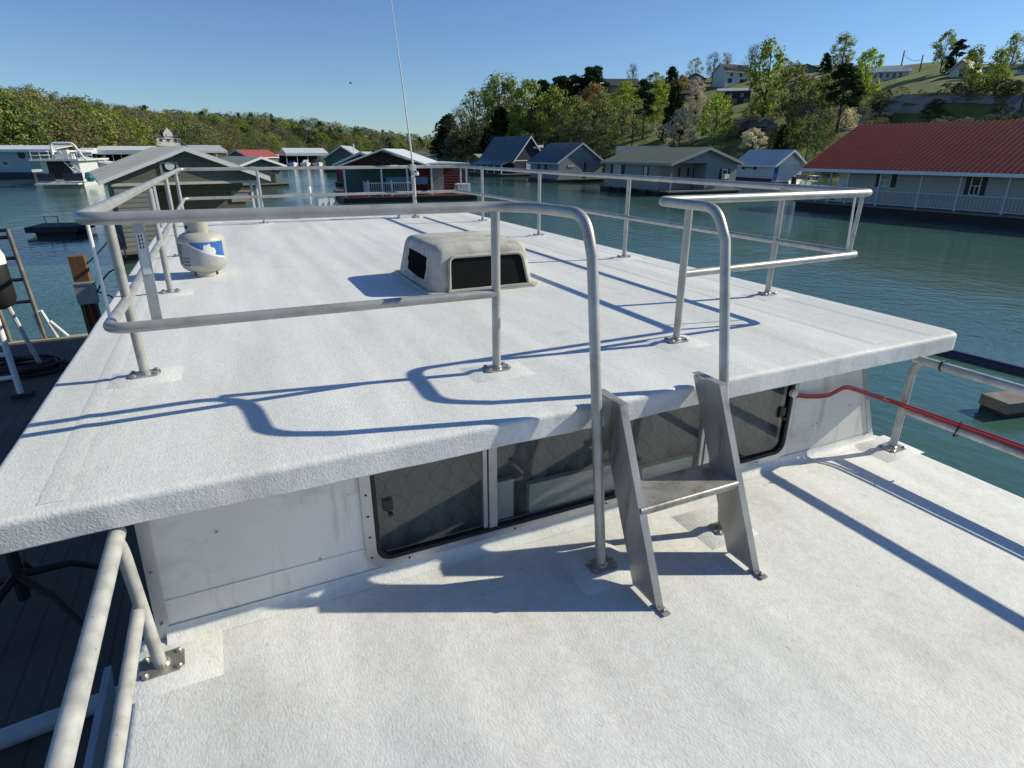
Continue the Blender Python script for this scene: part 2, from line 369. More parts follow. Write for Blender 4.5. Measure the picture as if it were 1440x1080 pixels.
# window
def rr_ring(x0, x1, z0, z1, r, n=7):
    out = []
    for cx, cz, a0 in ((x1 - r, z0 + r, -90), (x1 - r, z1 - r, 0), (x0 + r, z1 - r, 90), (x0 + r, z0 + r, 180)):
        for i in range(n + 1): a = R(a0 + 90 * i / n); out.append((cx + r * math.cos(a), cz + r * math.sin(a)))
    return out
def ring_frame(bm, o1, o2, ya, yb):
    A = [bm.verts.new((x, ya, z)) for x, z in o1]; B = [bm.verts.new((x, ya, z)) for x, z in o2]
    C = [bm.verts.new((x, yb, z)) for x, z in o1]; D = [bm.verts.new((x, yb, z)) for x, z in o2]
    n = len(A)
    for i in range(n):
        j = (i + 1) % n
        bm.faces.new((A[i], A[j], B[j], B[i])); bm.faces.new((C[i], D[i], D[j], C[j])); bm.faces.new((A[i], C[i], C[j], A[j])); bm.faces.new((B[i], B[j], D[j], D[i]))
bm = BM(); ring_frame(bm, rr_ring(0.322, 2.735, -0.645, -0.108, 0.085), rr_ring(0.365, 2.705, -0.612, -0.125, 0.065), YW - 0.016, YW - 0.001)
win = bp('window', bm, M_TRIM, smooth=True)
bm = BM(); ring_frame(bm, rr_ring(0.364, 2.706, -0.613, -0.124, 0.066), rr_ring(0.385, 2.69, -0.598, -0.135, 0.05), YW - 0.010, YW + 0.02)
bp('rubber_gasket', bm, M_BLACK, win, True)
for x in (0.90, 2.135):
    bm = BM(); box(bm, x - 0.020, x + 0.018, YW - 0.006, YW + 0.03, -0.597, -0.136); box(bm, x - 0.045, x - 0.026, YW + 0.002, YW + 0.03, -0.597, -0.136); bp('mullion', bm, M_TRIM, win)
glass = bpy.data.materials.new('tinted window glass'); glass.use_nodes = True
n = glass.node_tree; n.nodes.clear(); o_ = n.nodes.new('ShaderNodeOutputMaterial'); mx = n.nodes.new('ShaderNodeMixShader'); tr = n.nodes.new('ShaderNodeBsdfTransparent'); gl = n.nodes.new('ShaderNodeBsdfGlossy'); fr = n.nodes.new('ShaderNodeFresnel'); gg = n.nodes.new('ShaderNodeNewGeometry'); mi_ = n.nodes.new('ShaderNodeMapRange'); mi_.inputs['To Min'].default_value = 1.5; mi_.inputs['To Max'].default_value = 1 / 1.5; n.links.new(gg.outputs['Backfacing'], mi_.inputs['Value']); n.links.new(mi_.outputs[0], fr.inputs[0])
tr.inputs[0].default_value = (0.86, 0.89, 0.88, 1); gl.inputs['Roughness'].default_value = 0.015; fr.inputs[0].default_value = 1.5
n.links.new(fr.outputs[0], mx.inputs[0]); n.links.new(tr.outputs[0], mx.inputs[1]); n.links.new(gl.outputs[0], mx.inputs[2]); n.links.new(mx.outputs[0], o_.inputs[0])
for a, b, y in ((0.386, 0.853, 0.006), (0.92, 2.113, 0.014), (2.155, 2.689, 0.006)):
    bm = BM(); box(bm, a, b, YW + y, YW + y + 0.005, -0.597, -0.136); bp('pane', bm, glass, win)
for x in (0.43, 2.655):
    bm = BM(); box(bm, x - 0.02, x + 0.02, YW - 0.006, YW + 0.003, -0.38, -0.33); lathe(bm, [(0.011, 0), (0.011, 0.012), (0.006, 0.016)], 10, (x + 0.006, YW - 0.012, -0.40)); bp('latch', bm, M_DARK, win)
for k in range(5):
    for (x, z) in ((0.343, -0.58 + k * 0.1), (0.5 + k * 0.5, -0.629)): bm = BM(); lathe(bm, [(0.005, 0), (0.005, 0.003)], 8, (x, YW - 0.018, z)); bp('screw_head', bm, M_DARK, win)
# patterned curtain and clutter inside
cur = bpy.data.materials.new('lattice curtain'); cur.use_nodes = True; n = cur.node_tree; N = n.nodes; L = n.links; b = N['Principled BSDF']; b.inputs['Roughness'].default_value = 0.9
tc = N.new('ShaderNodeTexCoord'); sx = N.new('ShaderNodeSeparateXYZ'); L.new(tc.outputs['Object'], sx.inputs[0])
def mth(op, a, bb=None):
    q = N.new('ShaderNodeMath'); q.operation = op
    for i, v in enumerate((a, bb)):
        if v is None: continue
        if isinstance(v, (int, float)): q.inputs[i].default_value = v
        else: L.new(v, q.inputs[i])
    return q.outputs[0]
zz = mth('MULTIPLY', mth('SINE', mth('MULTIPLY', sx.outputs['Z'], 25.0)), 0.5)
u1 = mth('ABSOLUTE', mth('SINE', mth('ADD', mth('MULTIPLY', sx.outputs['X'], 32.0), mth('MULTIPLY', zz, 3.1))))
u2 = mth('ABSOLUTE', mth('SINE', mth('SUBTRACT', mth('MULTIPLY', sx.outputs['X'], 32.0), mth('MULTIPLY', zz, 3.1))))
ln = mth('MINIMUM', u1, u2)
rp = N.new('ShaderNodeValToRGB'); rp.color_ramp.elements[0].position = 0.06; rp.color_ramp.elements[0].color = (0.105, 0.105, 0.11, 1); rp.color_ramp.elements[1].position = 0.14; rp.color_ramp.elements[1].color = (0.18, 0.185, 0.18, 1)
L.new(ln, rp.inputs['Fac']); L.new(rp.outputs['Color'], b.inputs['Base Color'])
V, Fc = [], []
nx = 150
for i in range(nx + 1):
    x = 0.30 + 2.46 * i / nx; yy = YW + 0.085 + 0.014 * math.sin(x * 26) + 0.008 * math.sin(x * 61 + 1)
    V += [(x, yy, -0.66), (x, yy, -0.11)]
for i in range(nx): Fc.append((2 * i, 2 * i + 2, 2 * i + 3, 2 * i + 1))
o = raw('curtain', V, Fc, cur, win, True)
bm = BM(); box(bm, 0.93, 1.02, YW + 0.04, YW + 0.07, -0.60, -0.40); box(bm, 1.10, 1.62, YW + 0.035, YW + 0.07, -0.62, -0.45); box(bm, 1.75, 2.08, YW + 0.04, YW + 0.07, -0.62, -0.52)
bp('stored_box', bm, M_OFFW, win)

# ---------------- railings
RZ, MZ = 0.765, 0.385
RT_R, RP_R = 0.0225, 0.0205
rail_top = fillet([(1.257, 1.777, LD), (1.256, 1.965, 0.62), (1.255, 2.03, 0.775), (1.20, 2.50, 0.772), (-0.45, 2.50, 0.785), (-0.45, 3.14, 0.78), (-0.45, 9.72, RZ), (3.555, 9.72, RZ), (3.555, 2.49, RZ), (1.945, 2.49, 0.770), (1.937, 2.06, 0.772), (1.936, 1.985, 0.64), (1.937, 1.766, LD)],
                  [0, 0, 0.20, 0.26, 0.10, 0, 0.1, 0.1, 0.09, 0.10, 0.17, 0, 0], 9)
bm = BM(); tube(bm, rail_top, RT_R, 16); guard = bp('guard_rail', bm, M_PIPE, smooth=True)
bm = BM(); tube(bm, fillet([(1.09, 2.513, MZ), (-0.445, 2.50, 0.40), (-0.45, 3.14, 0.375), (-0.45, 9.70, MZ), (3.55, 9.70, MZ), (3.55, 2.50, 0.40), (2.182, 2.513, MZ)], [0, 0.085, 0, 0.09, 0.09, 0.08, 0], 8), RP_R, 14)
bp('mid_rail', bm, M_PIPE, guard, True)
def plate_bm(x, y, z, ang=0, a=0.066, b=0.045):
    bm = BM(); k = 0.018
    pl = [(-a + k, -b), (a - k, -b), (a, -b + k), (a, b - k), (a - k, b), (-a + k, b), (-a, b - k), (-a, -b + k)]
    c, s = math.cos(ang), math.sin(ang)
    prism(bm, [(x + p * c - q * s, y + p * s + q * c, z) for p, q in pl], (0, 0, 0.007))
    for sx_ in (-1, 1):
        for sy_ in (-1, 1):
            p, q = sx_ * (a - 0.018), sy_ * (b - 0.016)
            lathe(bm, [(0.011, 0.006), (0.011, 0.013), (0.006, 0.017)], 6, (x + p * c - q * s, y + p * s + q * c, z))
    lathe(bm, [(0.028, 0.006), (0.026, 0.014), (0.021, 0.018)], 14, (x, y, z))
    return bm
for i, (x, y) in enumerate(POSTS):
    zt = 0.77 if i in (0, 10, 11) else RZ
    yt = y - (0.03 if i == 0 else 0); xt = x - (0.02 if i == 11 else 0)
    if y > 9.7: yt = 9.72
    if i == 11: yt = 2.495
    bm = BM(); tube(bm, [(x, y, 0.014), (xt, yt, zt - 0.012)], RP_R, 14); bp('post', bm, M_PIPE, guard, True)
    bp('base_plate', plate_bm(x, y, 0.0145, 0 if i > 3 else 0.1), M_PLATE, guard)
for x, y in ((1.257, 1.775), (1.937, 1.766)): bp('base_plate', plate_bm(x, y, LD + 0.0185, 0.0), M_PLATE, guard)
# corner rods and the flat bar with its sticker
bm = BM(); tube(bm, [ony(122, 312, 2.56), ony(155, 447, 2.56)], 0.0062, 8); bp('corner_rod', bm, M_WHITE, guard, True)
bm = BM(); tube(bm, [(3.57, 2.62, RZ), (3.565, 2.60, 0.40)], 0.0062, 8); bp('corner_rod', bm, M_WHITE, guard, True)
bm = BM(); tube(bm, [(3.50, 2.52, RZ), (3.48, 2.52, 0.40)], 0.013, 10); bp('corner_rod', bm, M_PIPE2, guard, True)
pa, pb = ony(193, 312, 2.53), ony(222, 455, 2.53)
bm = BM(); d = (pb - pa)
prism(bm, [pa + Vector((-0.018, 0, 0)), pa + Vector((0.018, 0, 0)), pb + Vector((0.018, 0, 0)), pb + Vector((-0.018, 0, 0))], (0, 0.008, 0)); fb = bp('flat_bar', bm, M_TRIM, guard)
bm = BM(); qa, qb = pa + d * 0.10, pa + d * 0.50
prism(bm, [qa + Vector((-0.013, -0.0025, 0)), qa + Vector((0.013, -0.0025, 0)), qb + Vector((0.013, -0.0025, 0)), qb + Vector((-0.013, -0.0025, 0))], (0, 0.002, 0))
for k in range(4):      # worn, no longer legible marks
    q = pa + d * (0.12 + k * 0.035)
    for dx, hgt in ((-0.007, 0.010), (0.002, 0.008)): box(bm, q.x + dx, q.x + dx + 0.004, q.y - 0.0032, q.y - 0.0026, q.z - hgt, q.z, mi=1)
bp('sticker', bm, [M_WHITE, M_DARK], guard)

# lower railings
def low_rail(xb, side, top_z):
    bm = BM()
    tube(bm, fillet([(xb + 0.02 * side, 1.985, top_z - 0.004), (xb + 0.02 * side, -4.2, top_z)], 0), 0.0245, 16)
    rl = bp('side_rail', bm, M_PIPE2, smooth=True)
    bm = BM(); tube(bm, [(xb + 0.02 * side, 1.985, LD + 0.265), (xb + 0.03 * side, -4.2, LD + 0.25)], 0.0215, 14); bp('mid_rail', bm, M_PIPE2, rl, True)
    for y in (1.97, 0.0, -2.0, -4.1):
        bm = BM(); tube(bm, fillet([(xb, y, LD + 0.016), (xb + 0.02 * side, y + 0.01, top_z - 0.07), (xb + 0.02 * side, y - 0.035, top_z)], 0.06), 0.0215, 14); bp('post', bm, M_PIPE2, rl, True)
        bp('base_plate', plate_bm(xb - 0.005 * side, y, LD + 0.018, 0.05, 0.07, 0.055), M_PLATE, rl)
    return rl
low_rail(-0.44, -1, -0.128); rr = low_rail(3.47, 1, -0.112)

# ladder
bm = BM()
def stringer(x, x2):
    bm = BM(); s = 1 if x2 > x else -1
    P = [(1.965, 0.045), (1.81, 0.052), (1.475, LD + 0.012), (1.622, LD + 0.012)]
    prism(bm, [(x, p, q) for p, q in P], (0.006 * s, 0, 0))
    # front and back flanges of the channel
    prism(bm, [(x, 1.81, 0.052), (x, 1.475, LD + 0.012), (x, 1.469, LD + 0.012), (x, 1.804, 0.052)], (0.034 * s, 0, 0))
    prism(bm, [(x, 1.971, 0.045), (x, 1.628, LD + 0.012), (x, 1.622, LD + 0.012), (x, 1.965, 0.045)], (0.034 * s, 0, 0))
    box(bm, x - 0.002, x + 0.036 * s, 1.804, 1.975, 0.053, 0.059) if s > 0 else box(bm, x + 0.036 * s, x + 0.002, 1.804, 1.975, 0.053, 0.059)
    xa, xb = sorted((x + 0.002 * s, x + 0.036 * s))
    box(bm, xa, xb, 1.425, 1.50, LD + 0.003, LD + 0.009); lathe(bm, [(0.009, 0.006), (0.009, 0.014), (0.004, 0.017)], 6, ((xa + xb) / 2, 1.447, LD + 0.003))
    return bm
lad = bp('ladder', stringer(1.316, 1.4), M_LADDER); lad['label'] = 'short dull aluminium step ladder between the two white roofs'
bp('stringer', stringer(1.832, 1.9), M_LADDER, lad)
bm = BM(); z = -0.325
box(bm, 1.323, 1.831, 1.632, 1.80, z - 0.006, z); box(bm, 1.323, 1.831, 1.626, 1.632, z - 0.034, z + 0.001); box(bm, 1.323, 1.831, 1.80, 1.806, z - 0.034, z + 0.001)
tube(bm, [(1.323, 1.632, z - 0.012), (1.831, 1.632, z - 0.012)], 0.013, 10)
bp('step', bm, M_LADDER, lad)

# roof hatch / vent hood
M_HOOD = mat('weathered grey fibreglass', (0.37, 0.355, 0.31), 0.7, 0, 0.3, 6.5, 0.3, 60, col2=(0.58, 0.56, 0.50), contrast=0.24, detail=10)
stain(M_HOOD, 11, 0.52, 0.70, (0.62, 0.59, 0.53), (1, 1, 0.5), 1.0); stain(M_HOOD, 50, 0.60, 0.70, (0.55, 0.53, 0.50), seed=6.0)
HX0, HX1, HY0, HY1, HH = 1.315, 2.165, 4.20, 5.22, 0.335
def hood_pt(u, v, h):   # u,v in 0..1 across the plan, walls lean inwards with height, top slightly crowned
    t = h / HH; ix = 0.055 * t; iy0 = 0.05 * t; iy1 = 0.12 * t
    return Vector((HX0 + ix + u * (HX1 - HX0 - 2 * ix), HY0 + iy0 + v * (HY1 - HY0 - iy0 - iy1), h))
prof = [(0.0, 0.0), (0.0, 0.292), (0.010, 0.316), (0.030, 0.333), (0.07, 0.343), (0.22, 0.352)]
bm = BM(); rings = []
plan = rrect(0, 1, 0, 1, 0.08, 0.1, 6)
for ins, h in prof:
    ring = []
    for (u, v) in plan:
        p = hood_pt(u, v, min(h, HH)); c = hood_pt(0.5, 0.5, min(h, HH)); p = c + (p - c) * (1 - ins * 2.0); p.z = h
        ring.append(bm.verts.new(p))
    rings.append(ring)
k = len(plan)
hood_faces = []
for a, b in zip(rings, rings[1:]):
    for i in range(k): bm.faces.new((a[i], a[(i + 1) % k], b[(i + 1) % k], b[i]))
bm.faces.new(rings[-1])
hatch = bp('roof_hatch', bm, M_HOOD, smooth=True); hatch['label'] = 'weathered grey fibreglass vent hood with a dark mesh front and broken side opening'
bm = BM(); pl = rrect(HX0 - 0.03, HX1 + 0.03, HY0 - 0.03, HY1 + 0.03, 0.06, 0.1, 5)
prism(bm, [(x, y, 0.001) for x, y in pl], (0, 0, 0.018)); bp('base_flange', bm, M_HOOD, hatch)
M_SCR = mat('dark insect screen', (0.006, 0.007, 0.008), 0.6, 0, 0.35, 9, spec=0.12)
def facey(x, z, off): t = z / HH; return Vector((x, HY0 + 0.05 * t - off, z))
bm = BM(); q = [facey(1.455, 0.035, 0.006), facey(2.085, 0.035, 0.006), facey(2.045, 0.255, 0.006), facey(1.475, 0.255, 0.006)]; prism(bm, q, (0, 0.004, 0)); bp('screen', bm, M_SCR, hatch)
bm = BM()
def lip(path, r): tube(bm, path, r, 8)
lip(fillet([facey(1.445, 0.02, 0.012), facey(1.462, 0.268, 0.012), facey(2.055, 0.268, 0.012), facey(2.10, 0.02, 0.012)], 0.05), 0.012)
box(bm, 1.43, 2.115, HY0 - 0.03, HY0 - 0.008, 0.016, 0.034); bp('screen_frame', bm, M_HOOD, hatch, True)
def facex(y, z, off): t = z / HH; return Vector((HX0 + 0.055 * t - off, y, z))
jag = [(4.45, 0.075), (4.62, 0.07), (4.80, 0.08), (4.905, 0.088), (4.895, 0.14), (4.93, 0.17), (4.90, 0.215), (4.915, 0.25), (4.70, 0.25), (4.52, 0.245), (4.44, 0.243), (4.445, 0.2), (4.425, 0.16), (4.445, 0.11)]
bm = BM(); prism(bm, [facex(y, z, 0.004) for y, z in jag], (0.003, 0, 0)); bp('side_opening_shade', bm, mat('opening shade', (0.004, 0.004, 0.004), 0.9, spec=0.05), hatch)  # flat black sheet stands for the shade inside the broken hole
bm = BM(); prism(bm, [facex(4.42, 0.05, 0.02), facex(4.95, 0.05, 0.02), facex(4.95, 0.064, 0.004), facex(4.42, 0.064, 0.004)], (0.01, 0, 0)); bp('side_sill', bm, M_HOOD, hatch)

# antenna, ratchet clamp, base box and gear at the far roof end
bm = BM()
tube(bm, [(2.80, 9.62, 0.02), (2.795, 9.62, 0.70)], 0.017, 10); tube(bm, [(2.795, 9.62, 0.70), (2.70, 9.62, 1.9), (2.575, 9.62, 3.35)], [0.016, 0.010, 0.004], 10)
ant = bp('antenna', bm, M_OFFW, smooth=True); ant['label'] = 'tall thin whip antenna clamped to the far railing'
bm = BM(); box(bm, 2.765, 2.835, 9.60, 9.735, 0.71, 0.80); lathe(bm, [(0.03, 0), (0.035, 0.03), (0.02, 0.05)], 12, (2.84, 9.61, 0.64)); tube(bm, [(2.75, 9.6, 0.62), (2.86, 9.6, 0.70)], 0.016, 8); bp('clamp', bm, M_OFFW, ant)
bm = BM(); box(bm, 2.76, 2.84, 9.58, 9.66, 0.002, 0.03); bp('base_mount', bm, M_PLATE, ant)
bm = BM(); prism(bm, [(2.52, 9.60, 0.002), (2.72, 9.60, 0.002), (2.70, 9.60, 0.05), (2.66, 9.60, 0.07), (2.64, 9.60, 0.15), (2.59, 9.60, 0.15), (2.58, 9.60, 0.07), (2.53, 9.60, 0.05)], (0, 0.16, 0)); bp('vent_cap', bm, M_WHITE)
bm = BM(); p = ony(437, 284, 10.45); p.z = 0; lt = ony(437, 262, 10.45).z - 0.205
tube(bm, [(p.x, p.y, 0), (p.x, p.y, 0.12 + lt)], 0.010, 8); lathe(bm, [(0.03, 0.0), (0.03, 0.012), (0.012, 0.02)], 12, (p.x, p.y, 0)); lathe(bm, [(0.022, 0.10), (0.028, 0.12), (0.028, 0.19), (0.016, 0.205)], 12, (p.x, p.y, lt)); bp('stern_light', bm, M_WHITE, smooth=True)
M_CHROME = mat('chrome', (0.7, 0.7, 0.7), 0.12, 1.0)
bm = BM()
for dx, ln in ((0.0, 0.30), (0.09, 0.22), (0.18, 0.26)):
    x = ony(448, 282, 10.45).x + dx; hz_ = max(0.07, ony(457, 281, 10.45).z); tube(bm, [(x, 10.55, hz_), (x, 10.40, hz_), (x, 10.55 - ln, hz_), (x, 10.50 - ln, hz_)], [0.018, 0.016, 0.028, 0.042], 14)
    box(bm, x - 0.02, x + 0.02, 10.36, 10.42, 0.0, hz_ - 0.015)
bp('air_horn', bm, M_CHROME, smooth=True)
# navy canvas valance along the starboard side, and things hung under the port edge
M_NAVY = mat('navy canvas', (0.010, 0.020, 0.06), 0.75, 0, 0.25, 6)

# red cable pair
M_RED = mat('red cable sheath', (0.36, 0.02, 0.03), 0.4, 0, 0.15, 10)
pts = [ony(1116, 556, YW - 0.02), ony(1140, 558.5, YW - 0.03), ony(1165, 557, YW - 0.035), ony(1178, 550, YW - 0.045), ony(1188, 544.5, YW - 0.05), ony(1200, 546.5, YW - 0.05), ony(1226, 556, YW - 0.06)]
pts += [Vector((3.46, 1.96, LD + 0.30)), Vector((3.475, 1.75, LD + 0.297))] + [Vector((3.48 + 0.008 * math.sin(k), 1.75 - 0.35 * k, LD + 0.295 + 0.006 * math.sin(k * 1.7))) for k in range(1, 16)]
def smooth_path(P, it=2):
    for _ in range(it):
        Q = [P[0]]
        for a, b in zip(P, P[1:]): Q += [a * 0.75 + b * 0.25, a * 0.25 + b * 0.75]
        P = Q + [P[-1]]
    return P
bm = BM(); sp_ = smooth_path(pts)
for off in (Vector((0, 0, 0.009)), Vector((0.005, 0.006, -0.008))): tube(bm, [q + off for q in sp_], 0.0068, 8)
cable = tag(finish('cable', bm, M_RED, None, True), 'pair of red cables running from the cabin wall out along the side rail', 'cable')
bm = BM(); tube(bm, [(3.45, 1.66, LD + 0.24), (3.49, 1.66, LD + 0.315), (3.52, 1.66, LD + 0.24), (3.49, 1.66, LD + 0.23), (3.45, 1.66, LD + 0.24)], 0.004, 6); finish('cable_tie', bm, M_BLACK, cable)
bm = BM(); tube(bm, [(3.49 + 0.029 * math.cos(t * 0.7), 1.83, -0.112 + 0.029 * math.sin(t * 0.7)) for t in range(10)], 0.005, 6); bp('cable_tie', bm, M_BLACK, rr)
bm = BM(); c = ony(1114, 552, YW - 0.003); lathe(bm, [(0.024, 0.0), (0.024, 0.02), (0.012, 0.03)], 12); bmesh.ops.rotate(bm, verts=bm.verts[:], cent=(0, 0, 0), matrix=Matrix.Rotation(R(90), 3, 'X')); bmesh.ops.translate(bm, verts=bm.verts[:], vec=c); bp('cable_outlet', bm, M_OFFW)

# ================================================================== GAS CYLINDER
M_TANK = mat('cream enamel', (0.40, 0.39, 0.335), 0.42, 0, 0.1, 7, 0.05, 60, col2=(0.50, 0.49, 0.43))
tank = tag(empty('gas_cylinder', (-0.205, 5.80, 0)), 'squat cream gas cylinder with blue label standing on the white roof', 'gas cylinder')
TR = 0.183
bm = BM(); pr = [(0.02, 0.030), (0.09, 0.035), (0.14, 0.052), (0.17, 0.078), (TR - 0.004, 0.10), (TR, 0.105), (TR, 0.15), (TR, 0.265), (TR, 0.30), (0.176, 0.318), (0.155, 0.343), (0.12, 0.362), (0.07, 0.373), (0.02, 0.376)]
lathe(bm, pr, 40); finish('cylinder_body', bm, M_TANK, tank, True)
bm = BM()
for k in range(28):
    if k % 7 == 3: continue
    a0, a1 = 2 * math.pi * k / 28, 2 * math.pi * (k + 1) / 28
    q = []
    for r in (0.112, 0.118):
        for a in (a0, a1): q.append((r * math.cos(a), r * math.sin(a)))
    pts_ = [q[0], q[1], q[3], q[2]]; prism(bm, [(x, y, 0.002) for x, y in pts_], (0, 0, 0.05))
lathe(bm, [(0.122, 0.001), (0.122, 0.012), (0.11, 0.012), (0.11, 0.001)], 28, cap=False); finish('foot_ring', bm, M_TANK, tank)
bm = BM()
for k in range(30):
    a0, a1 = R(40 + k * 9.3), R(40 + (k + 1) * 9.3)
    ztop = 0.46 if (k % 15) not in (6, 7, 8) else 0.475
    zb = 0.368
    pr_ = [(0.094 * math.cos(a0), 0.094 * math.sin(a0)), (0.094 * math.cos(a1), 0.094 * math.sin(a1)), (0.089 * math.cos(a1), 0.089 * math.sin(a1)), (0.089 * math.cos(a0), 0.089 * math.sin(a0))]
    prism(bm, [(x, y, zb) for x, y in pr_], (0, 0, ztop - zb))
finish('collar', bm, M_TANK, tank)
bm = BM(); lathe(bm, [(0.02, 0.37), (0.018, 0.40), (0.014, 0.41), (0.014, 0.43), (0.03, 0.435), (0.03, 0.455), (0.01, 0.46)], 14); tube(bm, [(-0.005, 0, 0.41), (-0.07, -0.03, 0.41), (-0.10, -0.04, 0.41)], 0.014, 10); finish('valve', bm, M_DARK, tank, True)
# printed label wrapped round the front: grey text block at left, blue sweep with white splash at right
M_LG = mat('label grey print', (0.36, 0.36, 0.37), 0.5, 0, 0.1, 30); M_LB = mat('label blue print', (0.03, 0.13, 0.42), 0.4, 0, 0.35, 14); M_LW = mat('label white print', (0.72, 0.73, 0.73), 0.4); M_LD = mat('label dark print', (0.09, 0.09, 0.11), 0.5)
nu, nv = 168, 44; V, Fc, mi = [], [], []
A0, A1 = R(168), R(330)
for j in range(nv + 1):
    for i in range(nu + 1):
        a = A0 + (A1 - A0) * i / nu; V.append(((TR + 0.0012) * math.cos(a), (TR + 0.0012) * math.sin(a), 0.108 + 0.188 * j / nv))
for j in range(nv):
    for i in range(nu):
        u, v = (i + 0.5) / nu, (j + 0.5) / nv
        edge = 0.90 - 1.25 * max(0, (u - 0.40)) ** 0.8 if u > 0.40 else 2
        low_ = 0.98 - 1.9 * (u - 0.42) + 1.2 * (u - 0.42) ** 2
        m_ = 0
        if u > 0.42 and v > low_ - 0.05: m_ = 2
        if u > 0.45 and v > low_ + 0.03: m_ = 1
        if m_ == 1:
            nn = mnoise.noise(Vector((u * 16, v * 6, 0.5)))
            if (u - 0.73) ** 2 / 0.010 + (v - 0.62) ** 2 / 0.075 < 1 + nn * 0.9: m_ = 2
        if m_ == 0:
            if v > 0.965: m_ = 2
            elif u < 0.30:
                row = int(v * 15)
                if 0.84 < v < 0.92 and u > 0.02: m_ = 3
                elif 0.03 < u < 0.28 and 0.06 < v < 0.82 and not (0.148 < u < 0.158) and abs(v - 0.44) > 0.02:
                    m_ = 3
                    if int(v * 22) % 2 == 0 and mnoise.noise(Vector((u * 70, int(v * 22) * 3.1, 0))) > 0.0: m_ = 0
            elif u < 0.42 and v < 0.36 and (int(v * 14) % 2 == 0) and mnoise.noise(Vector((u * 60, int(v * 14) * 2.7, 1))) > -0.25: m_ = 3
            elif u > 0.44 and 0.30 < v: pass
        Fc.append((j * (nu + 1) + i, j * (nu + 1) + i + 1, (j + 1) * (nu + 1) + i + 1, (j + 1) * (nu + 1) + i)); mi.append(m_)
raw('label', V, Fc, [M_LG, M_LB, M_LW, M_LD], tank, True, mi)

# ================================================================== WATER AND TERRAIN
def structure(o): o['kind'] = 'structure'; return o
wm = bpy.data.materials.new('lake water'); wm.use_nodes = True; n = wm.node_tree; N = n.nodes; L = n.links; b = N['Principled BSDF']
b.inputs['Base Color'].default_value = (0.048, 0.110, 0.088, 1); b.inputs['Roughness'].default_value = 0.05; b.inputs['IOR'].default_value = 1.333
tc = N.new('ShaderNodeTexCoord'); mp = N.new('ShaderNodeMapping'); mp.inputs['Scale'].default_value = (1.0, 0.8, 1); mp.inputs['Rotation'].default_value = (0, 0, 0.5); L.new(tc.outputs['Object'], mp.inputs['Vector'])
def wn(sc, det, rg=0.5):
    q = N.new('ShaderNodeTexNoise'); q.inputs['Scale'].default_value = sc; q.inputs['Detail'].default_value = det; q.inputs['Roughness'].default_value = rg; L.new(mp.outputs[0], q.inputs['Vector']); return q.outputs['Fac']
calm = N.new('ShaderNodeValToRGB'); calm.color_ramp.elements[0].position = 0.40; calm.color_ramp.elements[0].color = (0.30, 0.30, 0.30, 1); calm.color_ramp.elements[1].position = 0.60
L.new(wn(0.07, 2), calm.inputs['Fac'])
b1 = N.new('ShaderNodeBump'); b1.inputs['Distance'].default_value = 0.05; L.new(calm.outputs['Color'], b1.inputs['Strength']); L.new(wn(3.4, 4, 0.6), b1.inputs['Height'])
b2 = N.new('ShaderNodeBump'); b2.inputs['Strength'].default_value = 0.35; b2.inputs['Distance'].default_value = 0.10; L.new(wn(0.55, 3), b2.inputs['Height']); L.new(b1.outputs['Normal'], b2.inputs['Normal'])
L.new(b2.outputs['Normal'], b.inputs['Normal'])
structure(raw('water', [(-4000, -3000, W), (5000, -3000, W), (5000, 5000, W), (-4000, 5000, W)], [(0, 1, 2, 3)], wm))

def interp(tab, x):
    if x <= tab[0][0]: return tab[0][1]
    for (a, p), (c, q) in zip(tab, tab[1:]):
        if x <= c: return p + (q - p) * (x - a) / (c - a)
    return tab[-1][1]
# right-hand hill: shoreline distance, crest distance and crest height by bearing
D0 = [(560, 330), (612, 275), (640, 225), (700, 165), (800, 125), (950, 108), (1130, 100), (1300, 82), (1440, 66), (1700, 60), (2400, 60)]
D1 = [(560, 345), (612, 290), (640, 250), (700, 225), (800, 222), (950, 220), (1130, 212), (1300, 190), (1440, 178), (1700, 170), (2400, 170)]
SK = [(560, 221), (612, 218), (630, 208), (700, 190), (760, 165), (800, 150), (860, 128), (900, 124), (950, 121), (1000, 117), (1040, 112), (1090, 108), (1130, 103), (1200, 105), (1250, 103), (1300, 98), (1360, 102), (1440, 100), (1700, 90), (2400, 100)]
K_ = math.cos(PIT) / F
def skz(px, d, sk): return 1.0 + (HY - interp(sk, px)) * K_ * math.cos(math.atan((px - CXP) * K_)) * d
def prof_r(px, t):
    if px > 1180:    # a bench with a road, a steep bank, then a gentler lawn
        f = min(1, (px - 1180) / 70); q = interp([(0, 0), (0.06, 0.10), (0.22, 0.25), (0.34, 0.30), (0.42, 0.53), (0.46, 0.55), (1, 1)], t)
        return (1 - f) * t ** 0.95 + f * q
    return t ** 0.95
def hill_z(px, d):
    d0, d1 = interp(D0, px), interp(D1, px); zt = skz(px, d1, SK); t = (d - d0) / (d1 - d0)
    if t <= 0: return W - 0.2 + max(-1.5, t * 3)
    if t <= 1: return W - 0.2 + (zt - W) * prof_r(px, t)
    return zt - (t - 1) * 4.0
def ground_at(px, py, zf=hill_z, lo=40, hi=480, px_ref=None):
    """march the view bearing until the terrain rises to the sight line through (px, py)"""
    d = lo; prev = None
    while d < hi:
        p = atd(px, py, d); g = zf(hpx(p.x, p.y), d)
        if g >= p.z: return Vector((p.x, p.y, g))
        d += 0.5
    p = atd(px, py, interp(D1, px)); return p
